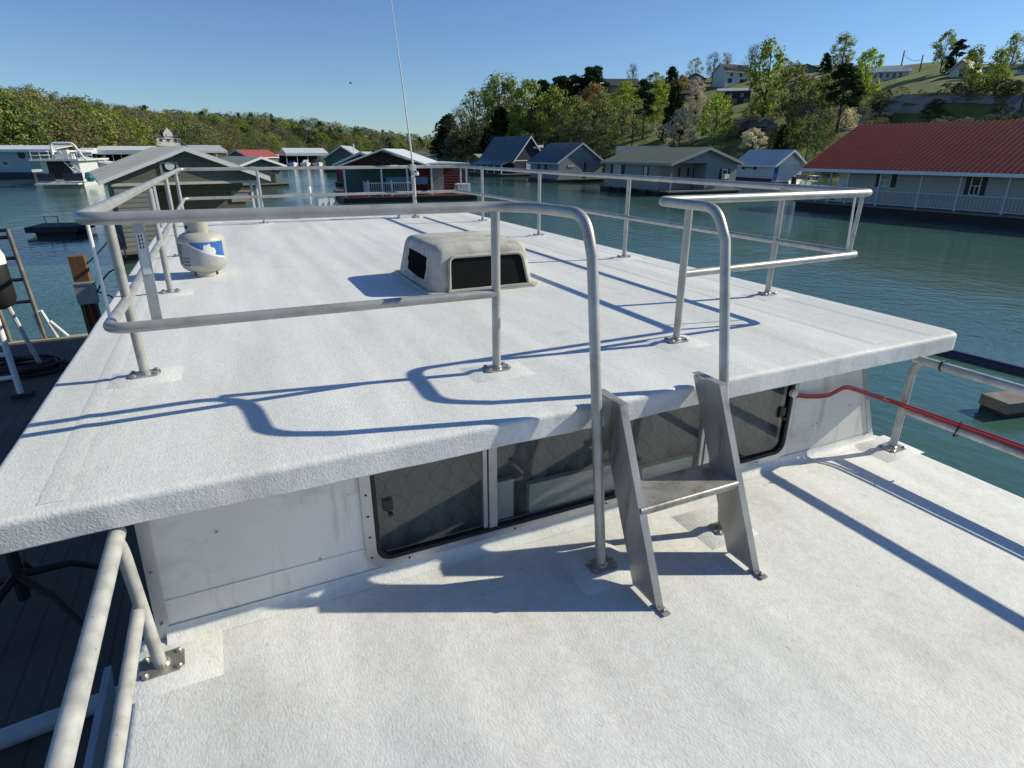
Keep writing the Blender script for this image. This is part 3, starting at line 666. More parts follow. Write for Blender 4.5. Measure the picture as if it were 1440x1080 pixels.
def sheet(name, pxs, ts, fz, m, d0, d1):
    V, Fc = [], []
    for px in pxs:
        for t in ts:
            a, c = interp(d0, px), interp(d1, px); d = a + (c - a) * t; x, y = polar(px, d)
            V.append((x, y, fz(px, d)))
    k = len(ts)
    for i in range(len(pxs) - 1):
        for j in range(k - 1): Fc.append((i * k + j, (i + 1) * k + j, (i + 1) * k + j + 1, i * k + j + 1))
    return structure(raw(name, V, Fc, m, None, True))
M_GRASS = mat('rough spring grass', (0.085, 0.105, 0.022), 0.9, 0, 0.3, 0.11, 0.4, 2.0, col2=(0.16, 0.20, 0.04), contrast=0.16, bdist=0.4)
pxs = [560 + 8 * i for i in range(110)] + [1440 + 30 * i for i in range(33)]
ts = [-0.06 + 0.04 * i for i in range(28)] + [1.2, 1.5, 2.0, 3.0]
hill_r = sheet('hillside', pxs, ts, hill_z, M_GRASS, D0, D1)

# left-hand wooded hills
E0 = [(-900, 150), (-50, 190), (100, 215), (250, 270), (400, 380), (520, 560), (640, 900), (760, 1000)]
E1 = [(-900, 290), (-50, 340), (100, 380), (250, 450), (400, 590), (520, 800), (640, 1250), (760, 1500)]
SL = [(-900, 172), (-300, 172), (-50, 173), (0, 172), (60, 166), (140, 175), (200, 180), (300, 180), (400, 181), (470, 187), (530, 195), (600, 198), (640, 200), (760, 205)]
def hill_l(px, d):
    d0, d1 = interp(E0, px), interp(E1, px); zt = skz(px, d1, SL); t = (d - d0) / (d1 - d0)
    if t <= 0: return W - 0.2 + max(-1.5, t * 3)
    if t <= 1: return W - 0.2 + (zt - W) * t ** 0.85
    return zt - (t - 1) * 20
M_LITTER = mat('leaf litter woodland floor', (0.055, 0.05, 0.03), 0.95, 0, 0.3, 0.1, 0.5, 1.0, col2=(0.09, 0.085, 0.045), bdist=0.5)
sheet('hills', [-900 + 60 * i for i in range(14)] + [-50 + 15 * i for i in range(55)], [-0.06 + 0.06 * i for i in range(19)] + [1.3, 1.8, 2.6], hill_l, M_LITTER, E0, E1)

# ================================================================== TREES
def leaf_mat(name, col, var=0.35, trans=0.5, objvar=True):
    m = bpy.data.materials.new(name); m.use_nodes = True; MATS[name] = m; n = m.node_tree; N = n.nodes; L = n.links; N.clear()
    out = N.new('ShaderNodeOutputMaterial'); d = N.new('ShaderNodeBsdfDiffuse'); t = N.new('ShaderNodeBsdfTranslucent'); mx = N.new('ShaderNodeMixShader'); mx.inputs[0].default_value = trans
    geo = N.new('ShaderNodeNewGeometry'); hs = N.new('ShaderNodeHueSaturation'); hs.inputs['Color'].default_value = c4(col)
    mr = N.new('ShaderNodeMapRange'); mr.inputs['To Min'].default_value = 1 - var; mr.inputs['To Max'].default_value = 1 + var; L.new(geo.outputs['Random Per Island'], mr.inputs['Value'])
    if objvar:
        oi = N.new('ShaderNodeObjectInfo'); m2 = N.new('ShaderNodeMapRange'); m2.inputs['To Min'].default_value = 0.478; m2.inputs['To Max'].default_value = 0.515; L.new(oi.outputs['Random'], m2.inputs['Value']); L.new(m2.outputs[0], hs.inputs['Hue'])
        m3 = N.new('ShaderNodeMapRange'); m3.inputs['To Min'].default_value = 0.8; m3.inputs['To Max'].default_value = 1.15; L.new(oi.outputs['Random'], m3.inputs['Value'])
        mu = N.new('ShaderNodeMath'); mu.operation = 'MULTIPLY'; L.new(mr.outputs[0], mu.inputs[0]); L.new(m3.outputs[0], mu.inputs[1]); L.new(mu.outputs[0], hs.inputs['Value'])
    else: L.new(mr.outputs[0], hs.inputs['Value'])
    L.new(hs.outputs[0], d.inputs[0]); L.new(hs.outputs[0], t.inputs[0]); L.new(d.outputs[0], mx.inputs[1]); L.new(t.outputs[0], mx.inputs[2]); L.new(mx.outputs[0], out.inputs[0])
    return m
ML = dict(green=leaf_mat('spring green leaves', (0.262, 0.324, 0.076)), bright=leaf_mat('bright new leaves', (0.344, 0.427, 0.068)), olive=leaf_mat('olive budding leaves', (0.27, 0.318, 0.114)),
          rust=leaf_mat('rusty budding leaves', (0.32, 0.23, 0.09)), bare=leaf_mat('grey brown twigs', (0.239, 0.193, 0.138), 0.3, 0.1), white=leaf_mat('white blossom', (0.74, 0.66, 0.48), 0.25, 0.3),
          pine=leaf_mat('dark pine needles', (0.037, 0.063, 0.026), 0.4, 0.15), cedar=leaf_mat('dark cedar foliage', (0.04, 0.055, 0.022), 0.4, 0.1), airy=leaf_mat('pale green new leaves', (0.304, 0.372, 0.138)))
M_BARK = mat('grey brown bark', (0.085, 0.07, 0.05), 0.9, 0, 0.35, 3); M_PALEBARK = mat('pale bark', (0.26, 0.24, 0.20), 0.85, 0, 0.3, 3)

# kind: (crown base, crown radius, clumps, leaves per clump, leaf size, clump radius, flatness, outline)
SPEC = dict(
    round=(0.22, 0.40, 46, 32, 0.030, 0.115, 0.8, lambda t: math.sin(math.pi * min(1, 0.12 + t * 0.88)) ** 0.6),
    tall=(0.16, 0.25, 48, 24, 0.026, 0.092, 1.0, lambda t: (math.sin(math.pi * min(1, 0.15 + t * 0.80)) ** 0.7)),
    broad=(0.20, 0.52, 58, 30, 0.029, 0.12, 0.75, lambda t: math.sin(math.pi * min(1, 0.15 + t * 0.85)) ** 0.5),
    sparse=(0.22, 0.34, 40, 22, 0.022, 0.10, 0.9, lambda t: math.sin(math.pi * min(1, 0.15 + t * 0.83)) ** 0.7),
    bare=(0.25, 0.33, 34, 26, 0.016, 0.12, 1.0, lambda t: math.sin(math.pi * min(1, 0.2 + t * 0.78)) ** 0.7),
    bush=(0.03, 0.58, 46, 34, 0.044, 0.15, 0.7, lambda t: math.sin(math.pi * min(1, 0.30 + t * 0.68)) ** 0.6),
    pine=(0.38, 0.24, 26, 48, 0.030, 0.105, 0.42, lambda t: (1 - t) ** 0.55 * (0.75 + 0.5 * math.sin(t * 17) ** 2)),
    cedar=(0.02, 0.30, 60, 34, 0.038, 0.095, 1.0, lambda t: (1 - t) ** 0.6 * 0.95 + 0.06))
def crown_pts(kind, seed, dens=1.75, fine=0.76):
    cb, cr, nc, nl, ls, clr, flat, f = SPEC[kind]; ls *= fine; r = random.Random(seed); cl = []
    lean = (r.uniform(-0.05, 0.05), r.uniform(-0.05, 0.05))
    for i in range(nc):
        t = (i + r.random()) / nc; rad = cr * f(t)
        a = r.random() * 2 * math.pi + 0.4 * math.sin(i); q = rad * (0.35 + 0.65 * math.sqrt(r.random())) * r.uniform(0.75, 1.15)
        cl.append((Vector((q * math.cos(a) + lean[0] * t, q * math.sin(a) + lean[1] * t, cb + (1 - cb) * (0.03 + 0.93 * t))), clr * r.uniform(0.55, 1.3)))
    V, Fc = [], []
    for c, cr_ in cl:
        for j in range(max(3, int(nl * dens))):
            d = Vector((r.gauss(0, 1), r.gauss(0, 1), r.gauss(0, 1))).normalized() * (r.random() ** 0.45) * cr_; d.z *= flat
            p = c + d; s = ls * r.uniform(0.6, 1.4)
            nrm = (d.normalized() + Vector((r.gauss(0, .6), r.gauss(0, .6), r.gauss(0.25, .6)))).normalized()
            u = nrm.orthogonal().normalized(); u = (Matrix.Rotation(r.random() * 6.28, 3, nrm) @ u); v = nrm.cross(u)
            k = len(V); V += [p - u * s, p + v * s * 0.6, p + u * s, p - v * s * 0.6]; Fc.append((k, k + 1, k + 2, k + 3))
    return V, Fc, cl
def trunk_bm(cl, kind, seed):
    r = random.Random(seed); bm = BM(); cb = SPEC[kind][0]
    top = 0.93 if kind in ('pine', 'cedar', 'tall') else 0.75
    path = [Vector((0, 0, -0.03))] + [Vector((r.uniform(-.012, .012), r.uniform(-.012, .012), top * t)) for t in (0.25, 0.5, 0.75, 1)]
    tube(bm, path, [0.021, 0.017, 0.013, 0.009, 0.004], 6)
    for c, q in cl[::2 if kind not in ('bare', 'sparse') else 1]:
        z0 = max(cb * 0.75, c.z - 0.22 - 0.5 * math.hypot(c.x, c.y)); z0 = min(z0, top * 0.95); s = Vector((0, 0, z0))
        m = s.lerp(c, 0.5) + Vector((0, 0, 0.02)); tube(bm, [s, m, c], [0.0065, 0.004, 0.0018], 4, False)
        if kind in ('bare', 'sparse'):
            for _ in range(4):
                e = c + Vector((r.uniform(-1, 1), r.uniform(-1, 1), r.uniform(-0.2, 1.2))) * q * 0.9; tube(bm, [m.lerp(c, 0.7), e], [0.003, 0.0009], 3, False)
    return bm
TREES = {}
def tree(kind, leaf, px, py, hpx_, label, cat='tree', group=None, wide=1.0, bark=None, at=None, variant=0, lean=0.0):
    """px, py = foot in the photograph, hpx_ = height there; placed on the terrain at true size"""
    g = at or ground_at(px, py); d = math.hypot(g.x, g.y); h = hpx_ * d * K_ * math.cos(math.atan((px - CXP) * K_)) * 1.04
    key = (kind, leaf, variant)
    nm = {'pine': 'pine_tree', 'cedar': 'cedar_tree', 'bush': 'bush'}.get(kind, 'tree')
    if key not in TREES:
        V, Fc, cl = crown_pts(kind, hash_(kind) + variant * 31)
        root = empty(nm)
        raw('crown', V, Fc, ML[leaf], root); finish('trunk', trunk_bm(cl, kind, variant), bark or M_BARK, root)
        TREES[key] = root
    else:
        src = TREES[key]; root = src.copy(); COL.objects.link(root)
        for ch in src.children: c = ch.copy(); COL.objects.link(c); c.parent = root
    for k in ('group',):
        if k in root: del root[k]
    root.location = g; root.rotation_euler = (0, lean, rng.uniform(0, 6.28)); root.scale = (h * wide, h * wide, h)
    tag(root, label, cat, group); return root
def hash_(s): return sum(ord(c) * (i + 3) for i, c in enumerate(s))

T = tree
# wooded point, from its tip to the right
T('cedar', 'cedar', 629, 221, 52, 'dark rounded evergreen at the tip of the wooded point', wide=1.5)
T('bare', 'bare', 650, 219, 60, 'thin leafless tree just right of the dark evergreen on the point')
T('sparse', 'olive', 668, 216, 78, 'tall olive tree with see-through crown near the point tip', wide=1.1)
T('tall', 'olive', 686, 214, 80, 'olive tree left of the tallest poplars on the point', variant=1, wide=1.15)
T('tall', 'airy', 703, 212, 92, 'tallest pale poplar on the wooded point', wide=1.1)
T('tall', 'airy', 719, 210, 88, 'pale poplar standing second tallest on the wooded point', variant=1, wide=1.0)
T('tall', 'bright', 727, 214, 58, 'slim bright green tree with pale trunk in front of the poplars', bark=M_PALEBARK, variant=2)
T('round', 'green', 747, 208, 82, 'full green tree right of the poplars behind the navy float house', wide=0.9)
T('cedar', 'cedar', 706, 218, 58, 'dark evergreen low in the wood behind the navy float house roof', variant=1, wide=1.2)
T('cedar', 'cedar', 690, 222, 40, 'low dark evergreen at the shore below the poplars', wide=1.6)
T('pine', 'pine', 766, 190, 66, 'pine with flat dark crown, leftmost of the ridge pines', wide=1.3)
T('pine', 'pine', 779, 186, 66, 'pine second from the left along the ridge', variant=1, wide=1.25)
T('pine', 'pine', 794, 182, 65, 'pine third from the left on the ridge, slightly leaning', variant=2, wide=1.3, lean=0.05)
T('pine', 'pine', 808, 176, 60, 'pine in the middle of the ridge row above the grey roof', wide=1.35)
T('pine', 'pine', 823, 170, 64, 'taller ridge pine left of the highest pair', variant=1, wide=1.2)
T('pine', 'pine', 836, 168, 64, 'pine at the right end of the ridge row', variant=2, wide=1.2)
T('round', 'rust', 834, 182, 54, 'rusty orange budding tree below the ridge pines', wide=1.1)
T('round', 'green', 778, 206, 72, 'green tree in front of the ridge pines', variant=1, wide=0.9)
T('broad', 'olive', 808, 208, 62, 'olive brush-like tree above the grey float house roof', wide=0.9)
T('sparse', 'olive', 846, 205, 66, 'see-through olive tree above the left end of the green roof', variant=1)
T('round', 'bright', 874, 190, 64, 'bright green tree below the brown hilltop house', wide=0.85)
T('pine', 'pine', 903, 196, 72, 'dark pine in front of the slope right of the brown hilltop house', wide=1.0)
T('round', 'bright', 923, 190, 64, 'bright green tree between the dark pine and the dark cedar', variant=1, wide=0.8)
T('cedar', 'cedar', 943, 196, 64, 'tall dark cedar on the slope left of the white blossom', variant=1, wide=0.9)
T('round', 'white', 977, 170, 40, 'greyish blossoming tree high on the slope under the grey house', wide=0.8)
T('bush', 'white', 955, 205, 46, 'big white blossoming tree above the green roof', 'blossom tree', wide=0.85)
T('broad', 'bright', 1003, 206, 64, 'broad bright green tree right of the big white blossom', wide=0.75)
T('sparse', 'olive', 888, 206, 58, 'thin olive tree above the middle of the green roof')
T('bare', 'bare', 889, 124, 28, 'small leafless tree on the skyline right of the brown house')
T('round', 'airy', 921, 128, 22, 'small pale tree on the skyline left of the grey house', wide=1.4)
T('cedar', 'cedar', 944, 130, 30, 'dark rounded tree beside the grey hilltop house', wide=1.3)
T('bush', 'rust', 956, 134, 24, 'pinkish budding shrub in front of the grey hilltop house', 'bush', wide=0.9)
T('bush', 'white', 978, 134, 22, 'pale blossoming shrub right of the grey hilltop house', 'bush', wide=0.9)
T('sparse', 'airy', 976, 121, 34, 'see-through pale tree on the skyline behind the grey house')
T('bare', 'bare', 1001, 120, 38, 'leafless tree left of the white gabled hilltop house', variant=1)
T('bare', 'rust', 1019, 118, 36, 'leafless tree with rusty buds just left of the white gabled house')
T('bare', 'bare', 1054, 114, 42, 'leafless tree rising right behind the white gabled house')
T('tall', 'green', 1071, 178, 102, 'very tall green tree in front of the white gabled house', wide=0.95)
T('broad', 'olive', 1107, 182, 78, 'wide olive budding tree right of the very tall green tree', variant=1, wide=0.8)
T('round', 'airy', 1101, 108, 22, 'small pale tree on the skyline left of the green cottage', wide=1.2)
T('round', 'green', 1152, 172, 56, 'green tree below the hilltop driveway', wide=0.75)
T('tall', 'airy', 1181, 106, 48, 'tall airy tree on the skyline above the driveway', variant=1, wide=1.3)
T('cedar', 'cedar', 1160, 104, 24, 'dark cedar left of the tall airy skyline tree', wide=1.3)
T('pine', 'pine', 1176, 188, 84, 'layered dark pine on the slope left of the dense green tree', variant=1, wide=1.3)
T('round', 'bright', 1206, 162, 78, 'dense yellow-green tree left of the long white hilltop house', variant=2, wide=0.66)
T('bush', 'white', 1188, 180, 28, 'white blossom beside the track above the red roof', 'blossom tree', wide=0.95)
T('bush', 'white', 1058, 210, 26, 'white blossoming shrub below the blue gabled house', 'blossom tree', wide=1.1)
T('broad', 'olive', 1121, 206, 54, 'brownish olive tree above the grey roof with white gable', wide=0.75)
T('round', 'green', 1158, 196, 34, 'small green tree left of the red roof ridge', variant=1, wide=0.7)
T('bush', 'rust', 1086, 210, 26, 'rusty shrub right of the white blossoming shrub', 'bush', wide=0.5)
T('cedar', 'cedar', 1098, 210, 30, 'small dark cedar above the grey roof', wide=1.1)
T('round', 'airy', 1322, 102, 48, 'round airy tree on the skyline left of the white gabled garage', wide=0.8)
T('pine', 'pine', 1340, 102, 38, 'dark pine beside the round airy tree on the skyline', wide=1.3)
T('cedar', 'cedar', 1334, 105, 20, 'dark shrub under the round airy skyline tree', wide=1.4)
T('tall', 'green', 1364, 132, 58, 'leaning green tree on the lawn before the white gable', wide=1.0, lean=0.12)
T('tall', 'green', 1398, 132, 54, 'leaning green tree right of the white gable on the lawn', variant=1, wide=1.0, lean=0.12)
T('tall', 'airy', 1418, 104, 48, 'tall airy tree behind the long white hillside house', variant=2, wide=1.0)
T('tall', 'airy', 1441, 104, 42, 'airy tree at the right edge of the skyline', wide=1.0)
T('cedar', 'cedar', 1362, 102, 26, 'dark evergreen behind the white gabled house', wide=1.2)
T('bush', 'bright', 1406, 112, 18, 'yellow-green shrub before the long white hillside house', 'bush', wide=1.4)

# undergrowth and filler wood on the right slope and the dense wood of the left hills: beyond counting
def wood(name, spots, m_list, label, cat):
    Vs, Fs, mi = [], [], []
    lib = {}
    for (g, h, kind, leaf, wd) in spots:
        v = rng.randrange(3)
        if (kind, v) not in lib: lib[(kind, v)] = crown_pts(kind, 500 + v * 7 + hash_(kind), 0.55, 0.85)[:2]
        V, Fc = lib[(kind, v)]; a = rng.uniform(0, 6.28); ca, sa = math.cos(a) * h * wd, math.sin(a) * h * wd; k = len(Vs); q = 1.25
        Vs += [(g.x + p.x * ca - p.y * sa, g.y + p.x * sa + p.y * ca, g.z + p.z * h) for p in V]
        Fs += [tuple(i + k for i in f) for f in Fc]; mi += [leaf] * len(Fc)
        k = len(Vs); t = 0.014 * h
        Vs += [(g.x - t, g.y - t, g.z - .3), (g.x + t, g.y - t, g.z - .3), (g.x, g.y + t, g.z - .3), (g.x, g.y, g.z + 0.7 * h)]
        Fs += [(k, k + 1, k + 3), (k + 1, k + 2, k + 3), (k + 2, k, k + 3)]; mi += [len(m_list) - 1] * 3
    o = raw(name, Vs, Fs, m_list, None, False, mi); o['kind'] = 'stuff'; tag(o, label, cat); return o
names_ = ['green', 'bright', 'olive', 'rust', 'bare', 'white', 'cedar', 'airy']
FL = [leaf_mat('forest ' + k, {'green': (0.15, 0.19, 0.065), 'bright': (0.29, 0.33, 0.075), 'olive': (0.21, 0.20, 0.095), 'rust': (0.24, 0.21, 0.10), 'bare': (0.20, 0.19, 0.15), 'white': (0.76, 0.703, 0.532), 'cedar': (0.0532, 0.0855, 0.0342), 'airy': (0.19, 0.2375, 0.0855)}[k], 0.3, 0.3, False) for k in names_] + [M_BARK]
sp = []
for q_ in range(1700):
    px = rng.uniform(-420, 640); t = rng.random() ** 0.8 if q_ > 260 else rng.random() * 0.06
    d0, d1 = interp(E0, px), interp(E1, px); d = d0 + (d1 - d0) * (0.01 + 1.03 * t); x, y = polar(px, d)
    if 205 < px < 270 and t < 0.25: continue
    far = d > 420
    if d < 330 and q_ % 3 == 0: continue
    u = 0.5 + 0.75 * mnoise.noise(Vector((x / 38, y / 38, 3))) + 0.75 * (rng.random() - 0.5)
    lf = 4 if u < 0.26 else 3 if u < 0.31 else 2 if u < 0.50 else 0 if u < 0.64 else 1 if u < 0.86 else 7 if u < 0.98 else 6
    if far and rng.random() < 0.22: lf = 6
    kd = 'cedar' if lf == 6 and rng.random() < .5 else rng.choice(['round', 'tall', 'broad', 'round']) if lf != 4 else 'sparse'
    sp.append((Vector((x, y, hill_l(px, d))), (rng.uniform(9, 14.5) if d < 330 else rng.uniform(7.0, 11.5)), kd, lf, rng.uniform(0.9, 1.3) * (1.15 if far else 1)))
wood('woodland', sp, FL, 'mixed budding woodland covering the hills across the lake', 'woodland')
sp = []
for _ in range(330):
    px = rng.uniform(612, 1215); d0, d1 = interp(D0, px), interp(D1, px); t = rng.random()
    if px > 980: t = t * 0.5
    elif px > 850: t = t * 0.8
    if px > 860 and rng.random() < 0.6: continue
    if t < 0.35 and any(abs(px - a) < b_ for a, b_ in ((953, 24), (1058, 22), (1188, 16))): continue
    d = d0 + (d1 - d0) * (0.0 + t * 0.96); x, y = polar(px, d)
    dark = px < 760 or (t < 0.15 and px < 1000)
    u = rng.random(); lf = 6 if u < (0.5 if dark else 0.12) else 2 if u < 0.62 else 0 if u < 0.75 else 4 if u < 0.9 else 3
    hh = rng.uniform(1.5, 3.6) if px > 860 else rng.uniform(2.2, 5.5) if px > 760 else rng.uniform(4, 9)
    sp.append((Vector((x, y, hill_z(px, d))), hh, rng.choice(['bush', 'bush', 'round', 'sparse']), lf, rng.uniform(0.9, 1.3)))
taken = [(876, 30), (976, 16), (1035, 40), (958, 28), (1050, 40), (1120, 26)]
for _ in range(120):     # young trees filling the wooded part of the slope
    px = rng.uniform(770, 1210); d0, d1 = interp(D0, px), interp(D1, px); t = rng.uniform(0.03, 0.72 if px < 1000 else 0.62)
    if t < 0.35 and any(abs(px - a) < b_ for a, b_ in ((953, 24), (1058, 22), (1188, 16), (1003, 14))): continue
    if t > 0.3 and any(abs(px - a) < b_ for a, b_ in taken): continue
    d = d0 + (d1 - d0) * t; x, y = polar(px, d)
    sp.append((Vector((x, y, hill_z(px, d))), rng.uniform(3.5, 7.5), rng.choice(['round', 'tall', 'sparse', 'broad']), rng.choice([0, 0, 1, 1, 7, 7, 2, 4, 5 if rng.random() < .5 else 7]), rng.uniform(0.85, 1.1)))
for _ in range(300):     # scrub on the bank behind the red roof
    px = rng.uniform(1215, 1560); d0, d1 = interp(D0, px), interp(D1, px); t = rng.uniform(0.08, 0.45)
    if 1235 < px < 1300 and t < 0.40: continue
    d = d0 + (d1 - d0) * t; x, y = polar(px, d)
    sp.append((Vector((x, y, hill_z(px, d))), rng.uniform(0.8, 2.2), 'bush', rng.choice([6, 6, 2, 4, 0]), rng.uniform(1.0, 1.8)))
wood('undergrowth', sp, FL, 'scrub and small trees filling the slope between the houses', 'undergrowth')

# ================================================================== DOCK ON THE PORT SIDE
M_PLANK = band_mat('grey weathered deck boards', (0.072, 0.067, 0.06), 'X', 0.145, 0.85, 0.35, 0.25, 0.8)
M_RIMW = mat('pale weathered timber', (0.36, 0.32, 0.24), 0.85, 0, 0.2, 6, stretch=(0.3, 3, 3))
M_WOOD = mat('brown treated timber', (0.15, 0.075, 0.028), 0.85, 0, 0.3, 9, 0.3, 40, stretch=(3, 3, 0.4))
M_GALV = mat('galvanised steel', (0.33, 0.34, 0.34), 0.5, 0.4, 0.15, 12)
DY = onz(60, 476, DK).y
dock = tag(empty('dock', (-3.5, 4, DK)), 'grey plank dock floating along the left side of the houseboat', 'dock')
def wp(name, bm, m, parent, smooth=False):
    o = finish(name, bm, m, parent, smooth); off = Vector((0, 0, 0)); q = parent
    while q is not None: off += q.location; q = q.parent
    o.location = -off; return o
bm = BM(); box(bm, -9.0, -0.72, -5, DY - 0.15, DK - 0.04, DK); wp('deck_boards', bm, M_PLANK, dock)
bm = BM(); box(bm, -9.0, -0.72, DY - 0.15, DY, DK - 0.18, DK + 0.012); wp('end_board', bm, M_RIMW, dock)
bm = BM()
for x0 in (-8.8, -6.2, -3.4): box(bm, x0, x0 + 2.2, -4.8, DY - 0.3, W - 0.3, DK - 0.041)
fl_ = wp('dock_float', bm, M_DARK, dock)
# service post with meter box
pp = atd(111, 372, 8.5); px_, py_ = pp.x, pp.y
post = tag(empty('service_post', (px_, py_, DK)), 'brown wooden dock post carrying a grey electric meter box', 'post')
bm = BM(); PT = atd(111, 359, 8.5).z - DK; MB0, MB1 = atd(120, 426, 8.42).z - DK, atd(120, 398, 8.42).z - DK
box(bm, -0.075, 0.075, -0.075, 0.075, 0, PT); finish('timber', bm, M_WOOD, post)
bm = BM(); box(bm, -0.075, 0.125, -0.16, -0.078, MB0, MB1); box(bm, -0.085, 0.135, -0.17, -0.07, MB1, MB1 + 0.015); finish('meter_box', bm, M_GALV, post)
bm = BM()
for k in range(3): tube(bm, [(-0.03 + 0.05 * k, -0.11, MB0), (-0.02 + 0.05 * k, -0.10, 0.6), (0.0 + 0.04 * k, -0.09, 0.02)], 0.012, 6, mi=k % 2)
finish('conduit', bm, [M_DARK, M_RED], post)
bm = BM(); tube(bm, smooth_path([Vector((0.08, 0, PT - 0.1)), Vector((0.25, 0.1, PT + 0.05)), Vector((0.42, 0.3, PT + 0.25)), Vector((0.45, 0.3, PT - 0.2)), Vector((0.25, 0.1, MB1 + 0.1)), Vector((0.13, -0.1, MB1 - 0.1))]), 0.009, 6)
tube(bm, smooth_path([Vector((0.13, -0.12, MB1 - 0.1)), Vector((0.3, 0, MB0)), Vector((0.22, 0, MB0 - 0.3)), Vector((0.1, -0.05, MB0 - 0.45))]), 0.009, 6); finish('loose_wire', bm, M_BLACK, post)
bm = BM(); box(bm, -0.14, 0.20, -0.09, 0.06, MB0 - 0.62, MB0 - 0.5); finish('cross_block', bm, M_WOOD, post)

# white step ladder standing at the left edge and the brown swim ladder at the dock end
def ladder_thing(name, label, feet, tops, rungs, r, mm, rung_m):
    o = tag(empty(name, feet[0]), label, 'ladder')
    for a, b in zip(feet, tops):
        bm = BM(); tube(bm, [a, b], r, 10); wp('rail', bm, mm, o, True)
    for t in rungs:
        bm = BM(); tube(bm, [feet[0].lerp(tops[0], t), feet[1].lerp(tops[1], t)], r * 0.8, 8); wp('rung', bm, rung_m, o, True)
    return o
f0 = onz(31, 558, DK); dirx = Vector((-0.55, 0.02, 0))
t0 = f0 + Vector((-0.10, 0.30, 1.75)); la = ladder_thing('step_ladder', 'white step ladder standing open at the left end of the dock', [f0, f0 + dirx], [t0, t0 + dirx * 0.7], [0.14, 0.30, 0.46, 0.62, 0.78], 0.035, M_WHITE, M_WHITE)
b0 = f0 + Vector((-0.02, 1.15, 0.0)); b1 = t0 + Vector((0, 0.1, -0.05))
for k in (0, 1):
    bm = BM(); tube(bm, [b0 + dirx * k, b1 + dirx * k * 0.7], 0.028, 8); wp('back_leg', bm, M_WHITE, la, True)
bm = BM(); box(bm, f0.x - 0.09, f0.x + 0.12, f0.y - 0.06, f0.y + 0.06, DK + 0.001, DK + 0.05); wp('foot', bm, M_BLACK, la)
ft = atd(-11, 388, f0.y * 0.97); fe = tag(empty('fender', ft), 'black and white rubber boat fender hanging at the left edge', 'fender')
bm = BM(); lathe(bm, [(0.03, -0.36), (0.12, -0.32), (0.15, -0.25), (0.15, 0.20), (0.12, 0.28), (0.05, 0.31)], 20, ft); wp('fender_body', bm, M_BLACK, fe, True)
bm = BM(); lathe(bm, [(0.152, 0.12), (0.152, 0.205), (0.122, 0.285), (0.05, 0.32)], 20, ft); wp('white_cap', bm, M_WHITE, fe, True)
s0 = onz(64, 477, DK); s0.y = DY - 0.05; st_ = atd(10, 322, math.hypot(s0.x, s0.y) * 1.0)
ladder_thing('swim_ladder', 'brown metal swim ladder folded up at the end of the dock', [s0, s0 + Vector((-0.45, 0, 0))], [st_, st_ + Vector((-0.45, 0, 0))], [0.36, 0.56, 0.75, 0.93, 0.99], 0.032, mat('rusty tube', (0.24, 0.205, 0.175), 0.6, 0.3, 0.3, 8), M_DARK)
br = tag(empty('ladder_bracket', s0), 'white metal bracket at the foot of the swim ladder', 'bracket')
bm = BM(); tube(bm, [s0 + Vector((0.16, 0, 0.01)), s0 + Vector((0.05, 0, 0.45)), s0 + Vector((-0.07, 0, 0.42)), s0 + Vector((-0.02, 0.0, 0.01))], 0.028, 8); wp('strut', bm, M_WHITE, br)
bm = BM(); tube(bm, [s0 + Vector((0.30, 0, 0.01)), s0 + Vector((0.12, 0, 0.28))], 0.024, 8); wp('brace', bm, M_WHITE, br)
cl_ = onz(30, 523, DK); bm = BM(); pts = []
for k in range(150):
    a = k * 0.42; r_ = 0.30 + 0.09 * math.sin(k * 0.37) + 0.05 * math.sin(k * 1.3); pts.append(cl_ + Vector((r_ * 1.35 * math.cos(a), r_ * math.sin(a), 0.018 + 0.11 * (0.5 + 0.5 * math.sin(k * 0.23)))))
pts += [cl_ + Vector((0.5, 0.1, 0.02)), cl_ + Vector((0.72, 0.25, 0.03)), cl_ + Vector((0.6, 0.35, 0.09))]
tube(bm, pts, 0.017, 6); tag(finish('hose', bm, mat('dark brown hose', (0.045, 0.022, 0.018), 0.6), None, True), 'coil of dark brown hose lying on the shaded dock', 'hose')
# things in the shade beside the boat
sc_ = onz(42, 862, DK); stn = tag(empty('folding_stand', sc_), 'black metal folding stand on the dark dock below the roof corner', 'stand')
bm = BM(); tube(bm, [sc_ + Vector((0, 0, 0.12)), sc_ + Vector((0.02, 0.05, 0.85))], 0.035, 8); wp('column', bm, M_BLACK, stn)
for k in range(5):
    a = 0.5 + k * 1.2566; e = Vector((math.cos(a), math.sin(a), 0))
    bm = BM(); tube(bm, [sc_ + Vector((0, 0, 0.30)), sc_ + e * 0.28 + Vector((0, 0, 0.22)), sc_ + e * 0.52 + Vector((0, 0, 0.015))], [0.028, 0.022, 0.016], 8); wp('leg', bm, M_BLACK, stn, True)
bm = BM(); box(bm, sc_.x - 0.26, sc_.x + 0.26, sc_.y - 0.16, sc_.y + 0.24, DK + 0.85, DK + 0.89); wp('seat', bm, M_BLACK, stn)
bpn = onz(40, 1050, DK); bm = BM(); tube(bm, [(bpn.x - 1.6, bpn.y - 0.12, DK + 0.06), (-0.70, bpn.y + 0.12, DK + 0.06)], 0.05, 10)
tag(finish('pipe', bm, mat('pale grey pipe', (0.42, 0.45, 0.47), 0.5), None, True), 'pale grey pipe lying across the dark dock at lower left', 'pipe')
q1, q2 = onz(150, 950, -1.35), onz(105, 1085, -1.35)
bm = BM(); prism(bm, [(q1.x, q1.y, -1.30), (q1.x - 0.02, q1.y - 0.06, -1.62), (q1.x, q1.y - 1.6, -1.75), (q1.x, q1.y - 1.6, -1.30)], (0.03, 0, 0)); bp('side_panel', bm, mat('pale blue grey panel', (0.34, 0.38, 0.43), 0.5), boat)

